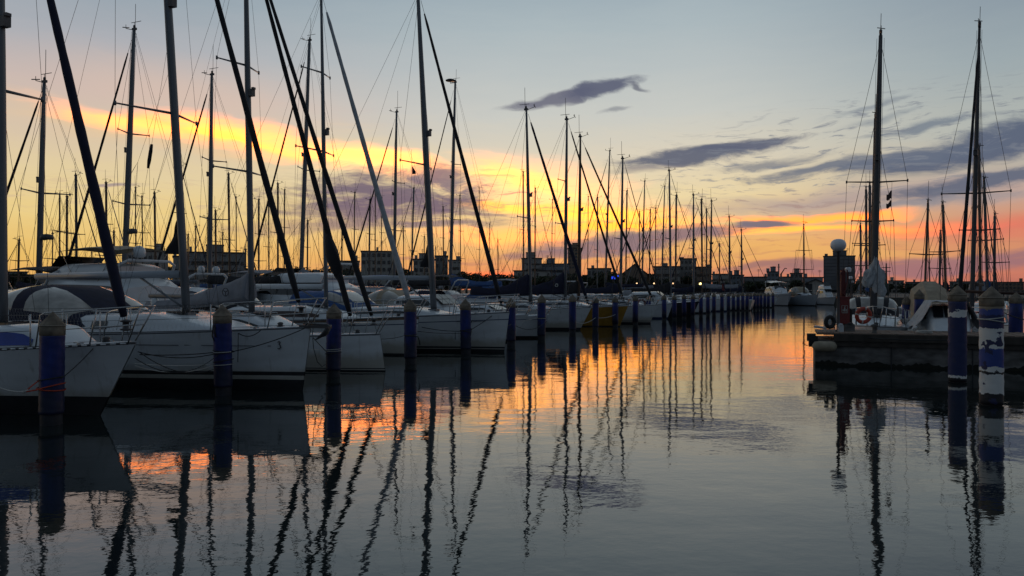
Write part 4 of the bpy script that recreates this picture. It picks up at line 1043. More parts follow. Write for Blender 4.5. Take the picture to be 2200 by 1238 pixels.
# crumpled mainsail gathered round the mast of the first right-hand yacht
p = R1[4]; on = p['_on']; b = MB(); R = random.Random(12)
for (y0, z0, z1, wx, lean, ph) in ((-.10, 3.22, 2.10, .17, -.02, 0.0), (.12, 3.02, 2.30, .17, .05, 1.7), (.00, 3.35, 2.45, .13, .0, 3.1), (-.16, 2.75, 1.98, .13, -.06, 4.4), (.20, 2.95, 2.55, .09, .05, 5.2)):
    rings = []
    for i in range(22):
        t = i / 21; z = z0 + (z1 - z0) * t; q = on(z); w_ = wx * (min(1, .25 + t * 2.6) if t < .8 else 1 - .6 * (t - .8) / .2); ring = []
        for k in range(20):
            a = 2 * math.pi * k / 20; r_ = w_ * (1 + .30 * math.sin(a * 5 + t * 3 + ph) + .16 * math.sin(a * 8 - t * 6 + ph * 2) + R.uniform(-.05, .05))
            ring.append((q.x + .10 + r_ * math.cos(a) * .7, q.y - (y0 * min(1, .3 + t * 1.6) + lean * t * 1.5 + .03 * math.sin(t * 8 + ph)) + r_ * math.sin(a), z + .06 * math.sin(a * 3 + t * 9 + ph)))
        rings.append(ring)
    b.loft(rings)
b.build('crumpled_sail', SAILW, R1[0])
# two signal flags under its spreader
tp = on(p['mz'] + (p['H'] - p['mz']) * .475)
def wave_flag(parent, c, w_, h_, m_, sway, name='flag'):
    b = MB(); rings = []
    for i in range(9):
        u = i / 8; rings.append([(c[0] + u * w_ * .3, c[1] + sway * u * w_, c[2] - v_ * h_ * (1 - .35 * u) - u * h_ * .55 + .03 * math.sin(u * 7)) for v_ in (0, .33, .66, 1)])
    n = MB(); n.loft(rings, closed=False, caps=False)
    n.loft([[(x + .006, y, z) for x, y, z in r] for r in rings], closed=False, caps=False); return n.build(name, m_, parent)
FLR = mat('flag_red_white', (.10, .05, .045), .85, dirt=(.02, .03, .03), scale=3, var=.3)
wave_flag(R1[0], (tp.x - .1, .5, tp.z - .30), .17, .30, FLR, -1); wave_flag(R1[0], (tp.x - .1, .5, tp.z - .66), .17, .24, FLR, -1)
line('flag_halyard', [(tp.x - .1, .5, tp.z), (tp.x - .1, .5, tp.z - 4.2)], .005, WIRE, R1[0], 4)

# cloth triangles hung in rigging near masts
def tri(parent, A, B_, C, m_, name, th=.02):
    b = MB(); A, B_, C = Vector(A), Vector(B_), Vector(C); n = 8; f = []; k = []
    off = Vector((0, th, 0))
    for i in range(n + 1):
        u = i / n; l = A.lerp(C, u); r = B_.lerp(C, u); row = [l.lerp(r, j / 4) + Vector((0, .04 * math.sin(u * 8 + j), 0)) for j in range(5)]
        f.append(row); k.append([q + off for q in row])
    b.loft(f, closed=False, caps=False); b.loft(k, closed=False, caps=False); return b.build(name, m_, parent)
q = B2[4]['_on']; a = q(3.02); c = q(3.86)
tri(B2[0], (a.x - .06, 0, a.z), (a.x - .50, -.05, a.z + .02), (c.x - .08, 0, c.z), CBLK, 'luff_cover')
q = B5[4]['_on']; a = q(3.0); c = q(3.9)
tri(B5[0], (a.x - .08, 0, a.z), (a.x - .45, -.05, a.z + .02), (c.x - .08, 0, c.z), CBLK, 'luff_cover')
# dark pennant on a stay above the left basin, small flag in the middle
pn = MB(); q0 = Vector((gx(326, 19.5), 19.5, gz(310, 19.5))); q1 = Vector((gx(318, 19.5), 19.5, gz(362, 19.5)))
pn.tube([q0, q0.lerp(q1, .3), q0.lerp(q1, .7), q1], [.035, .05, .05, .03], 8, flat=.4); pn.tube([q0, q0 + Vector((.42, .1, 2.9))], .004, 4); pn.tube([q1, q1 + Vector((-.5, .1, -2.6))], .004, 4)
tag(pn.build('rolled_pennant', CBLK), 'narrow dark pennant hanging on a line between the two left masts', 'pennant')
pf = MB(); c = Vector((gx(884, 27), 27, gz(355, 27)))
rings = [[c + Vector((.02 + .13 * u, 0, -.02 - .20 * u - v_ * .3 * (1 - u * .7))) for v_ in (0, .5, 1)] for u in (0, .3, .6, 1)]
pf.loft(rings, closed=False, caps=False); pf.loft([[q + Vector((0, .01, 0)) for q in r] for r in rings], closed=False, caps=False)
pf.tube([c + Vector((0, 0, .55)), c + Vector((0, 0, -3.6))], .004, 4)
tag(pf.build('courtesy_flag', CBLK), 'small dark courtesy flag hanging left of the fifth near mast', 'flag')

# ------------------------------------------------------------------ blue berthing poles
def wetten(m):
    t = m.node_tree; b = t.nodes['Principled BSDF']; src = b.inputs['Base Color'].links[0].from_socket
    tc = t.nodes.new('ShaderNodeTexCoord'); sp = t.nodes.new('ShaderNodeSeparateXYZ'); t.links.new(tc.outputs['Object'], sp.inputs[0])
    g = t.nodes.new('ShaderNodeNewGeometry'); n = t.nodes.new('ShaderNodeTexNoise'); n.inputs['Scale'].default_value = 3.5; n.inputs['Detail'].default_value = 6; t.links.new(g.outputs['Position'], n.inputs[0])
    a = t.nodes.new('ShaderNodeMath'); a.operation = 'MULTIPLY_ADD'; t.links.new(n.outputs[0], a.inputs[0]); a.inputs[1].default_value = -.7; t.links.new(sp.outputs[2], a.inputs[2])
    r = t.nodes.new('ShaderNodeMapRange'); t.links.new(a.outputs[0], r.inputs[0]); r.inputs[1].default_value = .15; r.inputs[2].default_value = .42; r.inputs[3].default_value = .8; r.inputs[4].default_value = 0
    mx = t.nodes.new('ShaderNodeMixRGB'); t.links.new(r.outputs[0], mx.inputs[0]); t.links.new(src, mx.inputs[1]); mx.inputs[2].default_value = (.012, .016, .03, 1)
    r2 = t.nodes.new('ShaderNodeMapRange'); t.links.new(n.outputs[0], r2.inputs[0]); r2.inputs[1].default_value = .60; r2.inputs[2].default_value = .72; r2.inputs[3].default_value = 0; r2.inputs[4].default_value = .75
    m2 = t.nodes.new('ShaderNodeMixRGB'); t.links.new(r2.outputs[0], m2.inputs[0]); t.links.new(mx.outputs[0], m2.inputs[1]); m2.inputs[2].default_value = (.03, .035, .06, 1)
    t.links.new(m2.outputs[0], b.inputs['Base Color'])
BSL = mat('blue_pole_wrap', (.008, .021, .14), .5, var=.55, scale=5, bump=.8, stretch=(1, 1, .35), spec=.4)
wetten(BSL)
CAPM = mat('pole_cap_plywood', (.17, .14, .105), .85, var=.5, scale=7, bump=.4)
CAPE = mat('pole_cap_edge', (.30, .26, .21), .6, var=.3)
def pole(label, px, yb, ytip, r=.17, sleeve=BSL, lowz=.50, detail=True, capm=CAPM, seed=0, group='blue wrapped berthing poles with pointed caps'):
    d = dw(yb); x = gx(px, d); H = gz(ytip, d); R = random.Random(seed)
    o = empty('berthing_pole', (x, d, 0)); o.rotation_euler = (R.uniform(-.014, .014), R.uniform(-.014, .014), R.uniform(0, 3)) if seed < 40 else (0, 0, 0); tag(o, label, 'mooring pole', group)
    n = 20 if detail else 10
    b = MB(); b.lathe([(r * .95, -1.2), (r * .95, 0), (r * .97, H - .3)], (0, 0, 0), n); b.build('post', mat('tarred_timber', (.014, .016, .024), .7, var=.5), o)
    b = MB(); prof = []; k = 26 if detail else 4
    rings = []
    for i in range(k + 1):
        z = lowz - .32 + (H - .36 - lowz + .32) * i / k; ring = []
        for j in range(n):
            a = 2 * math.pi * j / n; rr = r * (1.07 + (.02 * math.sin(i * 1.9 + a * 2 + seed) + R.uniform(-.012, .012) if detail else 0)); ring.append((rr * math.cos(a), rr * math.sin(a), z))
        rings.append(ring)
    b.loft(rings); b.build('blue_wrap', sleeve, o)
    b = MB(); b.lathe([(r * 1.02, H - .39), (r * 1.10, H - .38), (r * 1.10, H - .225)], (0, 0, 0), n); k0 = len(b.f); b.lathe([(r * 1.14, H - .227), (r * 1.14, H - .215), (.008, H)], (0, 0, 0), 10)
    for q_ in range(k0, len(b.f)): b.sm[q_] = False
    b.build('cap', capm, o)
    if detail:
        b = MB(); b.torus((0, 0, H - .222), r * 1.125, .007, 'Z', 24, 5); b.build('cap_rim', CAPE, o)
    return o
tips = [670, 655, 652, 642, 642, 640, 632.5, 632.5, 636.5, 636, 634]
lbl = ['nearest blue pole, pointed cap, red rope tied low, front left', 'second blue pole with black rope coil hanging below its cap', 'third blue pole, white line round it, before the racing yacht bow', 'blue pole with black hose loop at the pale furled headsail foot',
       'blue pole standing across the flush decked yacht', 'blue pole just right of the flush decked yacht bow', 'blue pole at the angular motorboat bow', 'blue pole in front of the slim white yacht bow', 'blue pole at left end of the yellow hull',
       'blue pole in the middle of the yellow hull', 'blue pole right of the yellow hull']
for i, (px, yb) in enumerate(PO):
    d = dw(yb)
    if i < 11: yt = tips[i]; lb = lbl[i]
    else:
        Hh = 1.86 + RR.uniform(-.06, .06); yt = HY + (CH - Hh) / d * F
        lb = ('blue pole number %s beyond the yellow hull counting away' % ['one', 'two', 'three', 'four', 'five', 'six', 'seven', 'eight', 'nine', 'ten', 'eleven', 'twelve', 'thirteen', 'fourteen', 'fifteen', 'sixteen', 'seventeen', 'eighteen', 'nineteen', 'twenty', 'twenty one'][i - 11])
    pole(lb, px, yb, yt, r=.172 if i < 8 else .165, detail=i < 9, seed=i)
for px, d, yt, lb in ((1947, 34, 636, 'small blue pole left of the beige boat tent'), (1974, 30, 622, 'blue pole in front of the beige boat tent'), (2182, 26, 628, 'blue pole at the right edge behind the pier')):
    pole(lb, px, HY + CH * F / d, yt, r=.2 if d == 26 else .17, detail=False, group='blue wrapped berthing poles by the pier')
# two worn blue and white poles in front of the pier
def worn(name, stops, seed):
    m = bpy.data.materials.new(name); m.use_nodes = True; t = m.node_tree; b = t.nodes['Principled BSDF']
    tc = t.nodes.new('ShaderNodeTexCoord'); sp = t.nodes.new('ShaderNodeSeparateXYZ'); t.links.new(tc.outputs['Object'], sp.inputs[0])
    n = t.nodes.new('ShaderNodeTexNoise'); n.inputs['Scale'].default_value = 5; n.inputs['Detail'].default_value = 6; n.inputs['Roughness'].default_value = .7
    mp = t.nodes.new('ShaderNodeMapping'); mp.inputs['Location'].default_value = (seed, 0, 0); t.links.new(tc.outputs['Object'], mp.inputs[0]); t.links.new(mp.outputs[0], n.inputs[0])
    a = t.nodes.new('ShaderNodeMath'); a.operation = 'MULTIPLY_ADD'; t.links.new(n.outputs[0], a.inputs[0]); a.inputs[1].default_value = .22; a.inputs[2].default_value = -.11
    s = t.nodes.new('ShaderNodeMath'); t.links.new(sp.outputs[2], s.inputs[0]); t.links.new(a.outputs[0], s.inputs[1])
    dv = t.nodes.new('ShaderNodeMath'); dv.operation = 'DIVIDE'; t.links.new(s.outputs[0], dv.inputs[0]); dv.inputs[1].default_value = 2.3
    r = t.nodes.new('ShaderNodeValToRGB'); r.color_ramp.interpolation = 'CONSTANT'; t.links.new(dv.outputs[0], r.inputs[0])
    e = r.color_ramp.elements
    while len(e) > 1: e.remove(e[-1])
    C = {'w': (.70, .70, .68), 'b': (.015, .025, .10), 'B': (.03, .06, .26), 'k': (.015, .015, .02), 'g': (.22, .18, .13)}
    for i, (z, c) in enumerate(stops):
        q = e[0] if i == 0 else e.new(z / 2.3); q.position = z / 2.3; q.color = (*C[c], 1)
    n2 = t.nodes.new('ShaderNodeTexNoise'); n2.inputs['Scale'].default_value = 3.2; n2.inputs['Detail'].default_value = 5; t.links.new(mp.outputs[0], n2.inputs[0])
    rr = t.nodes.new('ShaderNodeValToRGB'); rr.color_ramp.interpolation = 'CONSTANT'; rr.color_ramp.elements[0].color = (0, 0, 0, 1); rr.color_ramp.elements[1].position = .625; rr.color_ramp.elements[1].color = (1, 1, 1, 1); t.links.new(n2.outputs[0], rr.inputs[0])
    mx = t.nodes.new('ShaderNodeMixRGB'); t.links.new(rr.outputs[0], mx.inputs[0]); t.links.new(r.outputs[0], mx.inputs[1]); mx.inputs[2].default_value = (.025, .03, .09, 1)
    t.links.new(mx.outputs[0], b.inputs['Base Color']); b.inputs['Roughness'].default_value = .6
    bp = t.nodes.new('ShaderNodeBump'); bp.inputs['Strength'].default_value = .6; bp.inputs['Distance'].default_value = .02; t.links.new(n.outputs[0], bp.inputs['Height']); t.links.new(bp.outputs[0], b.inputs['Normal'])
    return m
pA = pole('worn navy pole with a white patch in front of the pier, left of the pair', 2057, 821, 613, r=.185, sleeve=worn('worn_wrap', [(0, 'k'), (.10, 'w'), (.17, 'b'), (1.1, 'b'), (1.55, 'w'), (1.72, 'b'), (1.85, 'b')], 3.3), lowz=.34, seed=41, group='worn pair of poles before the pier')
pB = pole('worn white and blue banded pole in front of the pier, nearest on the right', 2130, 870, 615, r=.19, sleeve=worn('worn_band_wrap', [(0, 'k'), (.22, 'w'), (.60, 'k'), (.64, 'w'), (.72, 'B'), (1.08, 'w'), (1.46, 'b'), (1.72, 'B'), (1.83, 'g')], 7.1), lowz=.34, seed=42, group='worn pair of poles before the pier')

# ------------------------------------------------------------------ mooring ropes
def Gp(px, y, d): return Vector((gx(px, d), d, gz(y, d)))
def rope(label, pts, r, m, sg=None, loops=(), closed=False):
    b = MB()
    for a in pts:
        if len(a) == 3 and not isinstance(a[0], (tuple, Vector)): a = [a]
    for seg in pts: b.tube(seg, r, 6)
    for c, R, tl in loops:
        n = 26; q = [(c[0] + R * math.cos(2 * math.pi * i / n), c[1] + R * math.sin(2 * math.pi * i / n), c[2] + tl * math.cos(2 * math.pi * i / n)) for i in range(n + 1)]
        b.tube(q, r, 6)
    return tag(b.build('mooring_rope', m), label, 'rope', 'mooring lines between poles and bows')
P1, P2, P3, P4, P5, P6, P7, P8 = PP[:8]
def pc(P, z): return (P[0], P[1], z)
rope('orange red mooring rope looped low round the nearest blue pole', [sag(Gp(90, 836, 12.3), Gp(56, 842, 12.1), .0), [Gp(88, 815, 12.4), Gp(70, 828, 12.2), Gp(55, 841, 12.1)]], .011, ROPER, loops=[(pc(P1, .62), .20, .05), (pc(P1, .58), .205, -.02)])
rope('white mooring rope knotted to the red one at left edge', [sag(Gp(54, 841, 12.1), Gp(-30, 818, 11.8), .06), [Gp(60, 838, 12.1), Gp(54, 841, 12.1), Gp(50, 846, 12.1)]], .010, ROPEW)
rope('black mooring line from the nearest pole up to the left bow', [sag(Gp(131, 814, 12.4), Gp(207, 741, 13.1), .03)], .009, ROPE, loops=[(pc(P1, .75), .195, .03)])
rope('black mooring line from the second pole up to the long yacht bow', [sag(Gp(497, 756, 15.9), Gp(654, 706, 16.3), .05), sag(Gp(463, 757, 15.9), Gp(300, 762, 14.6), .03), sag(Gp(463, 760, 15.9), Gp(296, 756, 14.4), .10)], .010, ROPE, loops=[(pc(P2, .88), .21, .02), (pc(P2, .92), .205, -.02), (pc(P2, .72), .2, .03)])
rope('pale line tied twice round the second blue pole', [sag(Gp(463, 782, 15.9), Gp(286, 781, 14.2), .04), sag(Gp(463, 784, 15.9), Gp(290, 786, 14.2), .14)], .007, ROPEW, loops=[(pc(P2, .64), .205, .01), (pc(P2, .90), .215, .01)])
rope('black slack lines crossing from the left bow to the second pole', [sag(Gp(290, 770, 13.4), Gp(468, 763, 15.8), .30), sag(Gp(300, 757, 13.3), Gp(468, 790, 15.8), .22)], .008, ROPE)
rope('black rope coil hanging on the second blue pole', [[Gp(463, 686, 15.9), Gp(458, 700, 15.85), Gp(456, 722, 15.85), Gp(460, 733, 15.85), Gp(466, 728, 15.85), Gp(465, 700, 15.85), Gp(464, 686, 15.9)], [Gp(464, 690, 15.85), Gp(461, 712, 15.8), Gp(464, 725, 15.8)]], .014, ROPE)
rope('dark chain draped from the deck edge of the long yacht', [sag(Gp(512, 716, 15.9), Gp(562, 708, 15.9), .10), [Gp(512, 716, 15.9), Gp(511, 778, 15.7)]], .009, ROPE)
rope('pale line round the third blue pole by the racing yacht', [sag(Gp(663, 751, 18.3), Gp(703, 751, 19.2), .0)], .007, ROPEW, loops=[(pc(P3, .70), .20, .01), (pc(P3, .66), .205, .0)])
rope('black slack loop from the long yacht stem to the third pole', [sag(Gp(672, 725, 16.6), Gp(702, 757, 19.1), .0), [Gp(672, 727, 16.6), Gp(674, 750, 17), Gp(682, 778, 17.6), Gp(692, 788, 18.3), Gp(701, 782, 19.0)]], .009, ROPE, loops=[(pc(P3, .60), .20, .02)])
rope('black mooring lines running left from the fourth blue pole', [sag(Gp(866, 722, 22.5), Gp(802, 727, 24), .05), sag(Gp(897, 712, 22.5), Gp(990, 716, 25.8), .03)], .009, ROPE, loops=[(pc(P4, .86), .2, .02)])
rope('black stiff hose hooked round the fourth blue pole', [[Gp(870, 721, 22.4), Gp(885, 722, 22.4), Gp(898, 724, 22.4), Gp(901, 733, 22.4), Gp(902, 742, 22.4)]], .018, ROPE)
rope('black mooring line from the flush decked bow to its pole', [sag(Gp(1063, 674, 26.9), Gp(1013, 708, 25.9), .02), [Gp(1013, 708, 25.9), Gp(1011, 720, 25.9)], sag(Gp(992, 712, 25.9), Gp(906, 703, 25.4), .04), [Gp(978, 714, 25.9), Gp(978, 730, 25.9)]], .012, ROPE, loops=[(pc(P5, .83), .20, .03), (pc(P5, .78), .2, -.03)])
rope('dark slack rope hanging by the angular motorboat bow', [sag(Gp(1175, 690, 33.2), Gp(1108, 700, 31), .25), sag(Gp(1098, 697, 29.6), Gp(1084, 697, 27.2), .05)], .013, ROPE, loops=[(pc(P7, .95), .2, .02)])
rope('pale line tied round the pole by the angular motorboat', [sag(Gp(1155, 683, 33.8), Gp(1110, 690, 33), .04)], .011, ROPEW, loops=[(pc(P7, .92), .2, 0)])
rope('pale line stretched between the poles before the yellow hull', [sag(Gp(1279, 683, 41.5), Gp(1322, 676, 44.5), .08), sag(Gp(1230, 690, 38.6), Gp(1279, 683, 41.5), .2)], .012, ROPEW)
rope('blue grey rope wound round the worn banded pole', [], .010, ROPEW, loops=[((gx(2130, 14.65), 14.65, 1.66), .225, .03), ((gx(2130, 14.65), 14.65, 1.60), .225, -.04)])
rope('dark line from the banded pole to the right edge', [sag(Gp(2148, 668, 14.6), Gp(2260, 690, 15.5), .08)], .010, ROPE)

l2 = MB(); l2.torus((0, 0, 0), .24, .07, 'Y', 24, 8, segm=lambda i, j: 1 if i % 6 == 0 else 0); l2o = l2.build('lifebuoy', [REDP, ROPEW]); l2o.location = Gp(1378, 652, 50.5); l2o.rotation_euler = (.1, 0, .2)
tag(l2o, 'small dark red lifebuoy on a far boat rail between blue poles', 'lifebuoy')
fl = MB(); q = Gp(1557, 640, 80); fl.tube([q, q + Vector((0, 0, 1.6))], .025, 5)
rr_ = [[q + Vector((.02 - .30 * u, 0, 1.55 - v_ * .9 * (1 - .3 * u) - .12 * u)) for v_ in (0, .5, 1)] for u in (0, .35, .7, 1)]
fl.loft(rr_, m=1, closed=False, caps=False); fl.loft([[k + Vector((0, .03, 0)) for k in r] for r in rr_], m=1, closed=False, caps=False)
tag(fl.build('stern_flag', [WIRE, REDP]), 'dark red flag hanging limp from a stern staff among the far poles', 'flag')
# ------------------------------------------------------------------ concrete pier on the right
PC = Vector((8.82, 22.35)); E = Vector((.94, -.342)); Nn = Vector((.342, .94)); TZ = .93
pa = math.atan2(E.y, E.x)
pier = empty('pier', (PC.x, PC.y, 0), pa); tag(pier, 'low concrete pier with timber edge reaching in from the right', 'pier')
b = MB(); LP = 15; b.box((LP / 2, 1.1, .30), (LP, 2.2, .86)); 
for i in range(1, 8): b.box((i * 2.0, -.012, .30), (.03, .02, .84), m=1)
b.build('concrete_wall', [CONC, BLACK], pier)
b = MB()
b.box((LP / 2 + .25, -.05, .82), (LP - .5, .14, .20)); b.box((LP / 2 + .25, -.03, .62), (LP - .5, .09, .10)); b.build('edge_beam', WOOD, pier)
b = MB()
for i in range(96):
    x = .12 + i * .155; b.box((x, 1.1, TZ - .015 + .004 * math.sin(i * 3.1)), (.142, 2.2, .05))
b.build('plank_deck', mat('weathered_planks', (.17, .115, .085), .85, var=.35, scale=3, bump=.4, stretch=(6, 1, 1)), pier)
b = MB(); b.box((-.10, .15, .80), (.24, .42, .2)); b.box((-.05, .12, .68), (.25, .30, .3)); b.build('rubber_bumper', RUB, pier)
b = MB(); b.lathe([(.04, 0), (.13, .06), (.15, .2), (.15, .50), (.13, .60), (.04, .66)], (0, 0, 0), 14)
fo = b.build('fender', mat('cream_fender', (.34, .29, .21), .6, var=.3)); fo.location = (PC.x - .12, PC.y - .10, .56); fo.rotation_euler = (0, math.radians(90), pa); tag(fo, 'cream cylindrical fender lying against the pier corner', 'fender')
b = MB(); b.tube([(-.30, -.05, .75), (-.34, -.12, .62), (-.2, -.14, .56)], .012, 6); b.build('fender_rope', ROPER, pier)
b = MB(); b.torus((0, 0, 0), .15, .06, 'Y', 24, 10); to = b.build('old_tyre', RUB); to.location = Gp(1783, 692, 23.0); to.rotation_euler = (0, 0, .35); tag(to, 'small black tyre standing on the pier end beside the lamp post', 'tyre')
b = MB()
for i in range(5): b.box((-.12 + i * .06, 0, 0), (.035, .5, .03))
b.box((0, -.2, -.03), (.34, .04, .03)); b.box((0, .2, -.03), (.34, .04, .03)); g = b.build('slatted_step', DECK); g.location = Gp(1762, 702, 22.8); g.rotation_euler = (0, .15, pa); tag(g, 'small pale slatted board resting on the pier end', 'board')
b = MB(); rg = random.Random(9)
up = []; dn = []      # weed clinging along the tide line
for i in range(241):
    x = LP * i / 240; up.append((x, -.012, .10 + .035 * math.sin(i * .31) + rg.uniform(-.03, .04))); dn.append((x, -.012, -.13))
b.loft([dn, up], closed=False, caps=False, sm=False)
b.build('weed_line', mat('black_weed', (.012, .014, .01), .95), pier)
for k, (x, y) in enumerate(((1.6, .35), (4.4, .4), (7.4, .35))):
    b = MB(); b.lathe([(.09, 0), (.06, .03), (.055, .16), (.1, .19), (.1, .23), (.03, .26)], (0, 0, 0), 12); q = PC + E * x + Nn * y
    o = b.build('bollard', BLACK if k else CONC); o.location = (q.x, q.y, TZ + .01); tag(o, ['grey bollard on the pier right of the lamp post', 'black bollard on the pier in front of the draped cabin boat', 'black bollard on the pier between the two worn poles'][k], 'bollard')
for k, (x, y, lb) in enumerate(((2.9, .5, 'coil of pale hose lying on the pier before the white foredeck'), (6.2, .6, 'coil of dark rope lying on the pier near the left worn pole'))):
    b = MB(); b.tube([((.2 + .012 * math.sin(a * 1.3)) * math.cos(a), (.17 + .01 * math.cos(a * 2.1)) * math.sin(a), .02 + a * .0022) for a in [j * .45 for j in range(70)]], .016, 5)
    q = PC + E * x + Nn * y; o = b.build('rope_coil', [ROPEW, ROPE][k]); o.location = (q.x, q.y, TZ + .012); tag(o, lb, 'rope coil')
ld = MB()
for sx_ in (-.2, .2): ld.tube([(sx_, 0, -.3), (sx_, 0, 1.15), (sx_, .15, 1.22), (sx_, .3, 1.0)], .02, 6)
for i in range(5): ld.tube([(-.2, 0, -.05 + i * .26), (.2, 0, -.05 + i * .26)], .015, 5)
q = PC + E * 9.8 - Nn * .14; lo_ = ld.build('ladder', STEEL); lo_.location = (q.x, q.y, 0); lo_.rotation_euler = (0, 0, pa); tag(lo_, 'steel ladder fixed to the pier wall right of the worn poles', 'ladder')
# walkway leading away behind the pier with more lamps
wk = MB(); wv_ = Vector((.44, 1.0)).normalized(); wa_ = math.atan2(wv_.y, wv_.x)
wk.box((34, 0, .62), (68, .9, .16))
for i in range(12): wk.lathe([(.12, -1), (.12, .5)], (2 + i * 6, .5, 0), 8)
w0 = Vector((10.8, 24.4)); wo_ = wk.build('jetty', [WOOD]); wo_.location = (w0.x, w0.y, 0); wo_.rotation_euler = (0, 0, wa_); tag(wo_, 'narrow timber jetty running away behind the pier', 'jetty')
GLOBE = mat('white_lamp_globe', (.72, .72, .76), .35, var=.05)
def lamp(label, px, d, yg, r, z0, square=False, pr=.045):
    x = gx(px, d); zt = gz(yg, d); o = empty('lamp_post', (x, d, z0)); tag(o, label, 'lamp post', 'globe lamp posts on the pier')
    b = MB(); b.lathe([(pr * 2.2, 0), (pr * 2.0, .05), (pr * 1.1, .07), (pr, .3), (pr * .85, zt - z0 - r * 1.0), (pr * 1.8, zt - z0 - r * .95), (pr * 2.2, zt - z0 - r * .80)], (0, 0, 0), 12); b.build('pole', mat('grey_lamp_pole', (.10, .09, .09), .6), o)
    b = MB(); k = .6 if square else 1.0
    b.lathe([(r * math.copysign(abs(math.cos(a)) ** (k * .82), 1) + .002, r * .84 * math.copysign(abs(math.sin(a)) ** k, math.sin(a))) for a in [-math.pi / 2 + .25 + (math.pi - .25) * i / 16 for i in range(17)]], (0, 0, zt - z0), 22); b.build('globe', GLOBE, o)
    return o
lamp('slender lamp post with large white globe on the pier end', 1801, 23.1, 527, .225, TZ)
lamp('lamp post with squarish white lantern, first behind the pier end', 1822, 44, 580, .17, .7, True)
lamp('lamp post with squarish white lantern, second behind the pier end', 1828, 66, 597, .16, .7, True, .06)
lamp('lamp post with small white lantern, farthest along the jetty', 1831, 88, 606, .16, .7, True, .06)
# red fire cabinet with hose, with its white pictogram
fc = empty('fire_cabinet', (gx(1812, 23.3), 23.3, TZ), -.1); tag(fc, 'red fire hose cabinet with white pictogram beside the lamp post', 'fire cabinet')
b = MB(); b.box((0, 0, .62), (.30, .22, .78)); b.box((0, 0, 1.03), (.34, .26, .05)); b.box((0, 0, .12), (.12, .12, .24)); b.build('cabinet', REDP, fc)
b = MB()
for xx in (-.085, .085): b.box((xx, -.118, .68), (.008, .012, .2))
for zz in (.58, .78): b.box((0, -.118, zz), (.178, .012, .008))
b.box((.0, -.118, .665), (.035, .012, .12)); b.box((.0, -.118, .745), (.016, .012, .03)); b.box((.02, -.118, .75), (.04, .012, .01)); b.box((-.045, -.118, .64), (.025, .012, .06)); b.box((.05, -.118, .64), (.022, .012, .07))
for i in range(5): b.box((-.07 + i * .035, -.118, .56), (.022, .012, .014))
b.build('pictogram', ROPEW, fc)
b = MB(); b.box((0, .05, 1.45), (.13, .10, .80)); 
b.tube([(-.10, .0, 1.06), (-.13, -.06, 1.3), (-.12, -.06, 1.7), (-.02, -.06, 1.9), (.09, -.06, 1.85), (.11, -.04, 1.6), (.04, -.06, 1.25), (-.05, -.06, 1.15), (.05, -.04, 1.08)], .018, 6); b.build('hose_reel', mat('dark_red_hose', (.12, .02, .02), .6), fc)
# lifebuoy on the bow rail
lb_ = MB(); lb_.torus((0, 0, 0), .21, .06, 'Y', 32, 10, segm=lambda i, j: 1 if (i % 8) in (0,) else 0)
lo = lb_.build('lifebuoy', [mat('orange_lifebuoy', (.42, .055, .03), .6, var=.25), ROPEW]); lo.location = Gp(1855, 678, 23.55); lo.rotation_euler = (.12, .3, .1); tag(lo, 'orange red lifebuoy with pale bands hung on the yacht bow rail', 'lifebuoy')
# small clutter on the pier
for k, (px, y, d, s_, lb) in enumerate([(1806, 704, 22.9, (.14, .12, .2), 'small pale bollard box at the foot of the lamp post'), (1822, 700, 23.3, (.3, .25, .22), 'small grey service pedestal right of the fire cabinet'), (1826, 672, 23.9, (.10, .10, .62), 'thin dark electric pedestal right of the fire cabinet')]):
    b = MB(); b.box((0, 0, s_[2] / 2), s_); b.lathe([(s_[0] * .5, s_[2]), (s_[0] * .45, s_[2] + .04), (.01, s_[2] + .06)], (0, 0, 0), 10)
    o = b.build('service_pedestal', [DECK, CONC, RUB][k]); o.location = (gx(px, d), d, TZ); tag(o, lb, 'pedestal')
rope('long dark rope lying along the timber edge of the pier', [sag(Gp(1830, 716, 22.1), Gp(1905, 728, 21.4), .05), sag(Gp(1905, 728, 21.4), Gp(2040, 731, 20.7), .02)], .014, ROPE)
# dark rusty beam over the right berths
b = MB(); b.tube([Gp(2074, 626, 27), Gp(2130, 629, 26.5), Gp(2290, 633, 26)], .055, 8, flat=1.4); o = b.build('gangway_beam', mat('rusty_beam', (.06, .03, .022), .8, var=.4)); 
tag(o, 'long dark rusty boom lying level behind the two worn poles', 'boom')
# ------------------------------------------------------------------ land and the town behind
b = MB(); b.box((-950, 1150, .4), (1968, 2000, 1.2)); b.box((1534, 1131, .41), (2999.9, 2038, 1.2))
land = b.build('land', mat('quay_ground', (.09, .085, .075), .95, var=.4, scale=.2)); tag(land, None, kind='structure')
WALLS = [mat('pale_render', (.36, .34, .31), .9, var=.12, scale=.3), mat('grey_render', (.27, .26, .25), .9, var=.15, scale=.3), mat('ochre_render', (.24, .18, .14), .9, var=.15, scale=.3), mat('blue_grey_render', (.22, .24, .27), .9, var=.15, scale=.3), mat('dark_render', (.15, .15, .16), .9, var=.15, scale=.3)]
RF = mat('dark_roof', (.05, .045, .045), .9); TILE = mat('brown_roof_tiles', (.10, .05, .035), .9, scale=1, stretch=(1, 8, 1))
WM_ = MB(); WM_.box((0, 0, 0), (1, .10, 1), m=1); WM_.box((0, -.03, 0), (.86, .10, .86), m=0)
WINP = None
def window_proto():
    global WINP
    if WINP is None:
        me = bpy.data.meshes.new('window'); me.from_pydata(WM_.v, [], WM_.f); me.materials.append(GLASS); me.materials.append(mat('window_frame', (.10, .10, .10), .7)); me.polygons.foreach_set('material_index', WM_.m); WINP = me
    return WINP
LIT = mat('lit_window', (.3, .2, .1), .5, emit=((1, .62, .25), 1.2))
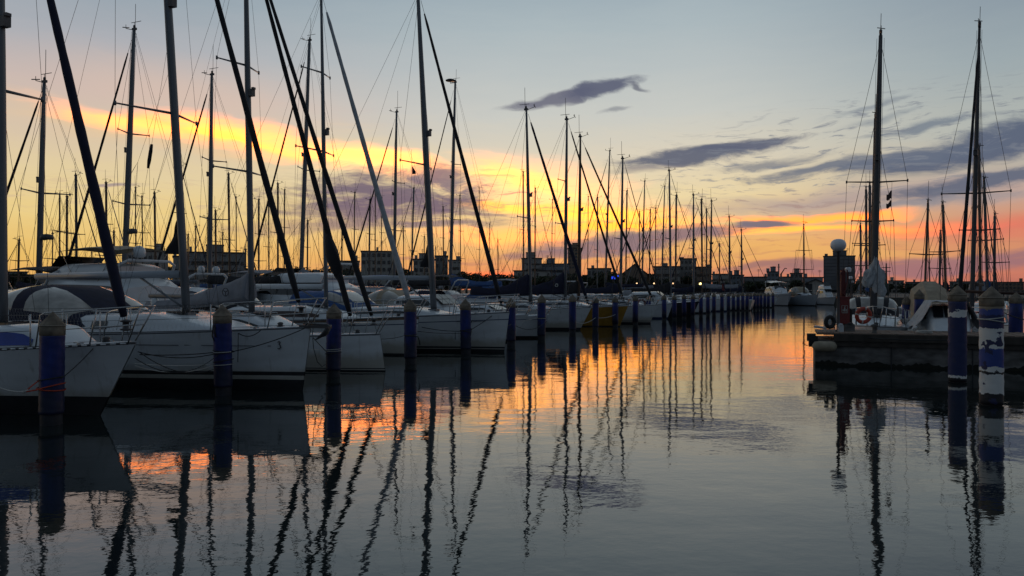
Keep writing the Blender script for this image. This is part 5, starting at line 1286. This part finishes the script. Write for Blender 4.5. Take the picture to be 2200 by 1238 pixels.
def building(label, px0, px1, yt, d, floors, bays, wall=0, depth=12, roofbox=(), balc=0, wsize=(1.2, 1.35), rz=0, roof='flat', wmax=90, cat='building', group='buildings of the town behind the marina', bshift=0):
    x0, x1 = gx(px0, d), gx(px1, d); zt = gz(yt, d); z0 = .9; w = x1 - x0; h = zt - z0
    xc = (x0 + x1) / 2; rz = -math.atan2(xc, d); w *= math.cos(rz); h *= 1
    o = empty('building', (xc, d, z0), rz); tag(o, label, cat, group)
    wm = WALLS[wall]; b = MB()
    if roof == 'gable':
        e = h * .66; vs = [(-w / 2, 0, 0), (w / 2, 0, 0), (w / 2, 0, e), (0, 0, h), (-w / 2, 0, e)]; n = 5
        b.add(vs + [(x, depth, z) for x, _, z in vs], [tuple(range(5)), tuple(reversed(range(5, 10)))] + [(i, i + 5, (i + 1) % 5 + 5, (i + 1) % 5) for i in range(5)]); b.build('wall', wm, o)
        b = MB(); t = .15
        for s in (-1, 1):
            b.add([(0, -.3, h + .02), (0, depth + .3, h + .02), (s * (w / 2 + .4), depth + .3, e - .15), (s * (w / 2 + .4), -.3, e - .15), (0, -.3, h + .02 + t), (0, depth + .3, h + .02 + t), (s * (w / 2 + .4), depth + .3, e - .15 + t), (s * (w / 2 + .4), -.3, e - .15 + t)],
                  [(0, 1, 2, 3), (7, 6, 5, 4), (0, 3, 7, 4), (3, 2, 6, 7), (2, 1, 5, 6)])
        b.build('roof', TILE if wall == 2 else RF, o); h = e
    elif roof == 'hip':
        e = h * .7; b.box((0, depth / 2, e / 2), (w, depth, e)); b.build('wall', wm, o)
        b = MB(); b.add([(-w / 2 - .5, -.5, e), (w / 2 + .5, -.5, e), (w / 2 + .5, depth + .5, e), (-w / 2 - .5, depth + .5, e), (-w * .15, depth / 2, h), (w * .15, depth / 2, h)], [(3, 2, 1, 0), (0, 1, 5, 4), (1, 2, 5), (2, 3, 4, 5), (3, 0, 4)]); b.build('roof', TILE, o); h = e
    else:
        b.box((0, depth / 2, h / 2), (w, depth, h)); b.build('wall', wm, o)
        b = MB(); b.box((0, depth / 2, h + .13), (w + .35, depth + .35, .22)); b.build('roof', RF, o)
    for (a, c, hh) in roofbox:
        b = MB(); ww = (c - a) / F * d; cx = gx((a + c) / 2, d) - (x0 + x1) / 2; b.box((cx, depth * .5, h + .26 + hh / 2), (ww, depth * .4, hh)); b.box((cx, depth * .5, h + .26 + hh + .06), (ww + .2, depth * .4 + .2, .12), m=1); b.build('roof_box', [wm, RF], o)
    # little things on the roof
    R = random.Random(int(px0)); 
    if roof == 'flat':
        for _ in range(int(w / 9) + 1):
            cx = R.uniform(-w * .45, w * .45); b = MB(); hh = R.uniform(.5, 1.5); b.box((cx, R.uniform(1, depth * .6), h + .26 + hh / 2), (R.uniform(.4, 1.2), .6, hh)); b.build('chimney', wm, o)
        if R.random() < .6:
            cx = R.uniform(-w * .4, w * .4); hh = R.uniform(1.8, 3.2); b = MB(); b.tube([(cx, 2, h), (cx, 2, h + hh)], .05, 4)
            for q in (.75, .85, .95): b.tube([(cx - .5, 2, h + hh * q), (cx + .5, 2, h + hh * q)], .03, 4)
            b.build('aerial', WIRE, o)
    fh = h / floors; cnt = 0
    for f in range(floors):
        zc = fh * (f + .52)
        if zc < .6: continue
        if balc and f >= balc - 1 + bshift:
            b = MB(); b.box((0, -.65, fh * f + .08), (w * .94, 1.3, .16)); b.box((0, -1.27, fh * f + .55), (w * .94, .07, .8)); b.build('balcony', wm, o)
        for k in range(bays):
            if cnt >= wmax: break
            if R.random() < .16: continue
            c = bpy.data.objects.new('window', window_proto()); COL.objects.link(c); c.parent = o
            c.location = (-w / 2 + w * (k + .5) / bays, -.03, zc); c.scale = (min(wsize[0], w / bays * .6), 1, min(wsize[1], fh * .5)); cnt += 1
    return o
building('low flat roofed building with stair tower behind the left masts', 262, 362, 541, 165, 3, 9, 0, roofbox=[(331, 348, 1.6)], balc=0, depth=10)
building('four storey flat roofed block with balconies and big roof box', 396, 528, 544, 150, 5, 10, 1, roofbox=[(444, 480, 1.5)], balc=2, depth=12)
building('lower wing left of the flat roofed block', 372, 396, 552, 152, 4, 2, 0, depth=9)
building('pale six bay block with square windows behind the pale headsail', 776, 852, 541, 185, 6, 7, 0, wsize=(1.6, 1.5), depth=12)
building('dim low house left of the pale six bay block', 727, 772, 562, 200, 4, 5, 1, depth=9, balc=2)
building('cream block with blank wall left of the fifth near mast', 888, 934, 558, 190, 5, 4, 0, roofbox=[(900, 916, 1.4)], depth=10)
building('taller stair block right of the fifth near mast', 935, 962, 551, 192, 6, 3, 1, depth=10)
building('cream block with balconies at the gap of low trees', 964, 990, 560, 190, 5, 3, 0, balc=2, depth=10)
building('stepped hotel block with rooftop terrace', 1121, 1164, 556, 210, 7, 5, 1, roofbox=[(1130, 1150, 1.6)], balc=1, depth=12)
building('low cream building with many small windows below the hotel', 1104, 1182, 583, 175, 3, 10, 0, wsize=(.9, 1.1), depth=9)
building('wide terraced apartment block left of the slim tower', 1164, 1222, 568, 215, 5, 8, 3, balc=1, roofbox=[(1176, 1192, 1.5)], depth=12)
building('slim tall brick tower behind the navy headsail', 1220, 1249, 534, 260, 13, 4, 2, roofbox=[(1230, 1241, 1.8)], depth=14)
building('dark villa with flat roof and shrubs', 1262, 1313, 578, 190, 3, 6, 1, depth=9)
building('brown gable roofed hall behind the crossed headsails', 1336, 1391, 568, 180, 2, 5, 2, roof='gable', depth=14)
building('grey apartment block with raised right part', 1405, 1462, 574, 175, 4, 8, 1, roofbox=[], balc=2, depth=12)
building('high plain block rising behind the grey apartments', 1461, 1496, 557, 185, 6, 4, 1, depth=12)
building('long brick toned block beside the tight mast cluster', 1496, 1528, 575, 180, 4, 5, 2, balc=2, depth=12)
strip = [(1530, 1566, 590, 'white terraces under the far masts'), (1566, 1598, 592, 'pale flats under the last near row mast'), (1598, 1648, 596, 'low long block right of the last near row mast'), (1648, 1673, 585, 'small tower house left of the crane'),
         (1674, 1698, 596, 'low flats behind the wheelhouse motorboat'), (1698, 1724, 588, 'roof with telecom aerials left of the boathouse'), (1724, 1768, 597, 'low flats behind the boathouse'), (1838, 1862, 606, 'low house right of the dark tower block')]
for i, (a, c, y, lb) in enumerate(strip): building(lb, a, c, y, 220 + 7 * (i % 3), 4, max(3, int((c - a) / 7)), [0, 3, 1, 3, 0, 1, 3, 0][i], balc=2 if i % 2 == 0 else 0, depth=12, roofbox=[((a + c) / 2 - 5, (a + c) / 2 + 6, 1.3)] if i % 2 else ())
building('dark slab tower block with banded balconies at right', 1769, 1837, 551, 240, 11, 0, 4, roofbox=[(1790, 1818, 1.7)], balc=2, depth=16)
building('white gabled boathouse with dark door at the channel end', 1724, 1781, 601, 122, 1, 0, 0, roof='gable', depth=10, cat='boathouse')
bh = [o for o in COL.objects if o.get('category') == 'boathouse'][0]
b = MB(); b.box((-1.0, -.03, 1.1), (.95, .1, 2.2)); b.build('door', BLACK, bh)
farb = [(1866, 1905, 601, 1, 'hazy low houses left of the navigation mast'), (1908, 1942, 604, 0, 'hazy low houses right of the navigation mast'), (1945, 1990, 607, 3, 'low sheds left of the beige tent peak'), (2040, 2085, 606, 1, 'distant low flats behind the right masts'),
        (2090, 2140, 606, 0, 'distant white flats behind the worn poles'), (2142, 2200, 607, 2, 'distant brown flats at the right edge'), (2202, 2290, 605, 1, 'distant flats beyond the right edge')]
for i, (a, c, y, w_, lb) in enumerate(farb): building(lb, a, c, y, 250 + 10 * (i % 2), 3, max(3, int((c - a) / 8)), w_, depth=12, wsize=(1.1, 1.1))
leftb = [(-40, 60, 585, 1, 'dim low building at the left edge'), (60, 140, 592, 0, 'dim low building behind the left radome'), (180, 258, 588, 3, 'dim low flats left of the flat building with tower'), (548, 600, 588, 2, 'dim hip roofed house right of the third near mast'), (600, 690, 590, 1, 'dim low hall behind the lettered sail cover')]
for i, (a, c, y, w_, lb) in enumerate(leftb): building(lb, a, c, y, 175, 3, 6, w_, depth=10, roof='hip' if w_ == 2 else 'flat')

# ------------------------------------------------------------------ trees
LEAF = mat('dark_foliage', (.035, .045, .02), .85, var=.6, scale=.6); BARK = mat('bark', (.06, .045, .035), .9)
def tree(label, px, yt, d, w, kind='round', seed=0):
    R = random.Random(seed); x = gx(px, d); zt = gz(yt, d); H = zt - .95
    o = empty('tree', (x, d, .95)); tag(o, label, 'tree', 'trees of the waterfront')
    b = MB(); b.tube([(0, 0, 0), (.1, 0, H * .3), (-.1, .1, H * .6)], [.28, .2, .1], 7)
    for k in range(5):
        a = R.uniform(0, 6.28); b.tube([(0, 0, H * (.3 + .06 * k)), (math.cos(a) * w * .3, math.sin(a) * w * .25, H * (.55 + .06 * k))], [.1, .03], 5)
    b.build('trunk', BARK, o)
    b = MB(); cl = []
    for k in range(13):
        a = R.uniform(0, 6.28); rr = R.uniform(0, .78) * w / 2; zc = H * R.uniform(.42, .84); sz = R.uniform(.22, .42) * w / 2 * (1.15 - .4 * zc / H)
        cl.append((rr * math.cos(a), rr * math.sin(a) * .7, zc, sz))
    for cx, cy, cz, sz in cl:
        for _ in range(110):
            v_ = Vector((R.gauss(0, 1), R.gauss(0, 1), R.gauss(0, 1))).normalized() * sz * R.uniform(.55, 1.15)
            q = Vector((cx, cy, cz)) + Vector((v_.x, v_.y, v_.z * .75))
            if q.z > H: q.z = H - R.uniform(0, .3)
            s_ = R.uniform(.16, .38); n_ = Vector((R.gauss(0, 1), R.gauss(0, 1), R.gauss(0, 1))).normalized(); u_ = n_.orthogonal().normalized() * s_; w_ = n_.cross(u_).normalized() * s_ * .6
            b.add([q - u_, q + w_, q + u_, q - w_], [(0, 1, 2, 3)])
    b.build('crown', LEAF, o); return o
TR = [(8, 590, 12), (58, 585, 8), (112, 592, 9), (168, 590, 9), (246, 585, 8), (372, 568, 6), (556, 582, 10), (590, 576, 9), (640, 574, 12), (680, 570, 10), (712, 578, 10), (868, 566, 7), (882, 578, 7), (1002, 584, 8), (1024, 588, 9), (1050, 586, 9), (1076, 590, 9), (1098, 592, 7),
      (1256, 582, 6), (1322, 588, 8), (1290, 590, 8), (1396, 586, 7), (1560, 604, 8), (1618, 606, 8), (1850, 608, 8), (1900, 608, 7), (1965, 610, 10), (2070, 611, 9),
      (262, 588, 9), (540, 572, 5), (765, 580, 9), (925, 585, 9), (955, 590, 8), (1118, 590, 9), (1160, 594, 9), (1210, 588, 9), (1300, 580, 7), (1350, 594, 8), (1420, 596, 8), (1470, 594, 8), (1515, 598, 7), (1655, 604, 8), (1715, 603, 7)]
near_ = ['left edge', 'far left mast', 'radome', 'long near boom', 'left low building', 'flat roofed block', 'third near mast', 'hip roofed house', 'lettered sail cover', 'grey sail peak', 'dim low house', 'pale six bay block', 'cream block', 'taller stair block', 'blue sail cover', 'lit street lamp',
         'black headsail foot', 'low cream building', 'slim brick tower', 'blue lit sign', 'dark villa', 'brown gable hall', 'white terraces', 'low long block', 'dark slab tower', 'navigation mast', 'beige tent', 'worn pole pair', 'stair tower foot', 'four storey block right end', 'pale six bay block foot', 'cream block right foot', 'balconied cream block', 'stepped hotel left foot', 'stepped hotel right foot', 'tower foot', 'dark villa roof', 'gable hall foot', 'grey apartments', 'high plain block', 'brick toned block', 'crane foot', 'boathouse gable']
for i, ((px, yt, w), nn) in enumerate(zip(TR, near_)):
    d_ = 158 + (i * 13) % 40 if px < 1500 else 215
    tree(['dark rounded tree beside the ', 'low dark spreading tree near the ', 'dark shaggy tree close by the '][i % 3] + nn, px, yt, d_, w, seed=200 + i)
# ------------------------------------------------------------------ lit lamps, crane, navigation mast
def streetlamp(label, px, y, d, col, pw, r=.28):
    x = gx(px, d); z = gz(y, d); o = empty('street_lamp', (x, d, .95)); tag(o, label, 'street lamp', 'lit street lamps on the far quay')
    b = MB(); b.lathe([(.09, 0), (.05, z - .95 - r)], (0, 0, 0), 8); b.build('pole', WIRE, o)
    b = MB(); b.lathe([(.02, -r), (r * .8, -r * .6), (r, 0), (r * .7, r * .6), (.02, r * .8)], (0, 0, z - .95), 12); b.build('lantern', mat('lamp_glow_%d' % int(col[2] * 100), (.8, .7, .5), .5, emit=(col, pw)), o)
streetlamp('bright yellow street lamp left of the hotel', 1034, 610, 140, (1, .68, .20), 5, .26)
streetlamp('bright yellow street lamp by the tight mast cluster', 1505, 610, 150, (1, .72, .25), 5, .28)
for px, t_ in ((1368, 'small warm quay lamp below the gable hall'), (1405, 'small warm quay lamp below the grey apartments'), (1446, 'small warm quay lamp below the high plain block'), (1024, 'small warm quay lamp left of the bright yellow one')): streetlamp(t_, px, 609, 150, (1, .6, .3), 2.5, .15)
sg = MB(); sg.box((0, 0, 0), (1.1, .2, .5)); sg.box((.5, 0, .35), (.7, .2, .3)); sg.box((0, .1, -1.8), (.12, .1, 3.2), m=1); so = sg.build('lit_sign', [mat('blue_glow', (.05, .08, .5), .5, emit=((.03, .08, 1), .8)), WIRE]); so.location = Gp(1320, 597, 150); tag(so, 'small glowing blue sign under the crossed headsails', 'sign')
nm = empty('navigation_mast', (gx(1904, 150), 150, .95)); tag(nm, 'dark navigation mast with cross arms behind the crumpled sail', 'signal mast')
zt = gz(566, 150) - .95; b = MB(); b.lathe([(.55, 0), (.45, zt * .35), (.22, zt * .4), (.12, zt)], (0, 0, 0), 8); b.build('column', mat('dark_green_steel', (.02, .04, .03), .6), nm)
for y in (575, 583): z = gz(y, 150) - .95; b = MB(); b.tube([(-.85, 0, z), (.85, 0, z)], .07, 6); b.build('cross_arm', WIRE, nm)
cr = empty('crane', (gx(1678, 200), 200, .95)); tag(cr, 'small thin crane jib on the skyline right of the tower house', 'crane')
b = MB(); b.tube([(0, 0, 0), (0, 0, gz(596, 200))], .25, 6); b.build('crane_mast', WIRE, cr)
b = MB(); z = gz(597, 200); b.tube([(0, 0, z), (1.0, 0, gz(576, 200) - 1)], [.18, .1], 5); b.tube([(1.0, 0, gz(576, 200) - 1), (1.5, 0, gz(577, 200) - 1)], .12, 5); b.build('jib', WIRE, cr)
tp_ = empty('telecom_pole', (gx(1673, 190), 190, .95)); tag(tp_, 'dark pole with small cross piece left of the crane', 'pole')
b = MB(); b.tube([(0, 0, 0), (0, 0, gz(567, 190) - .95)], .16, 6); b.build('shaft', WIRE, tp_); b = MB(); b.box((0, 0, gz(574, 190) - .95), (.7, .2, .12)); b.build('cross_piece', WIRE, tp_)
tr_ = MB()
for k in range(5): tr_.tube([(k * .55 - 1.1, 0, 0), (k * .55 - 1.1 + .1 * (-1) ** k, 0, 1.9 + .3 * (k % 2))], .09, 5)
tr_.tube([(-1.3, 0, .7), (1.3, 0, .7)], .08, 5)
to = tr_.build('rooftop_antennas', WIRE); to.location = Gp(1711, 592, 230); tag(to, 'cluster of rooftop telecom antennas above the boathouse left', 'antenna')
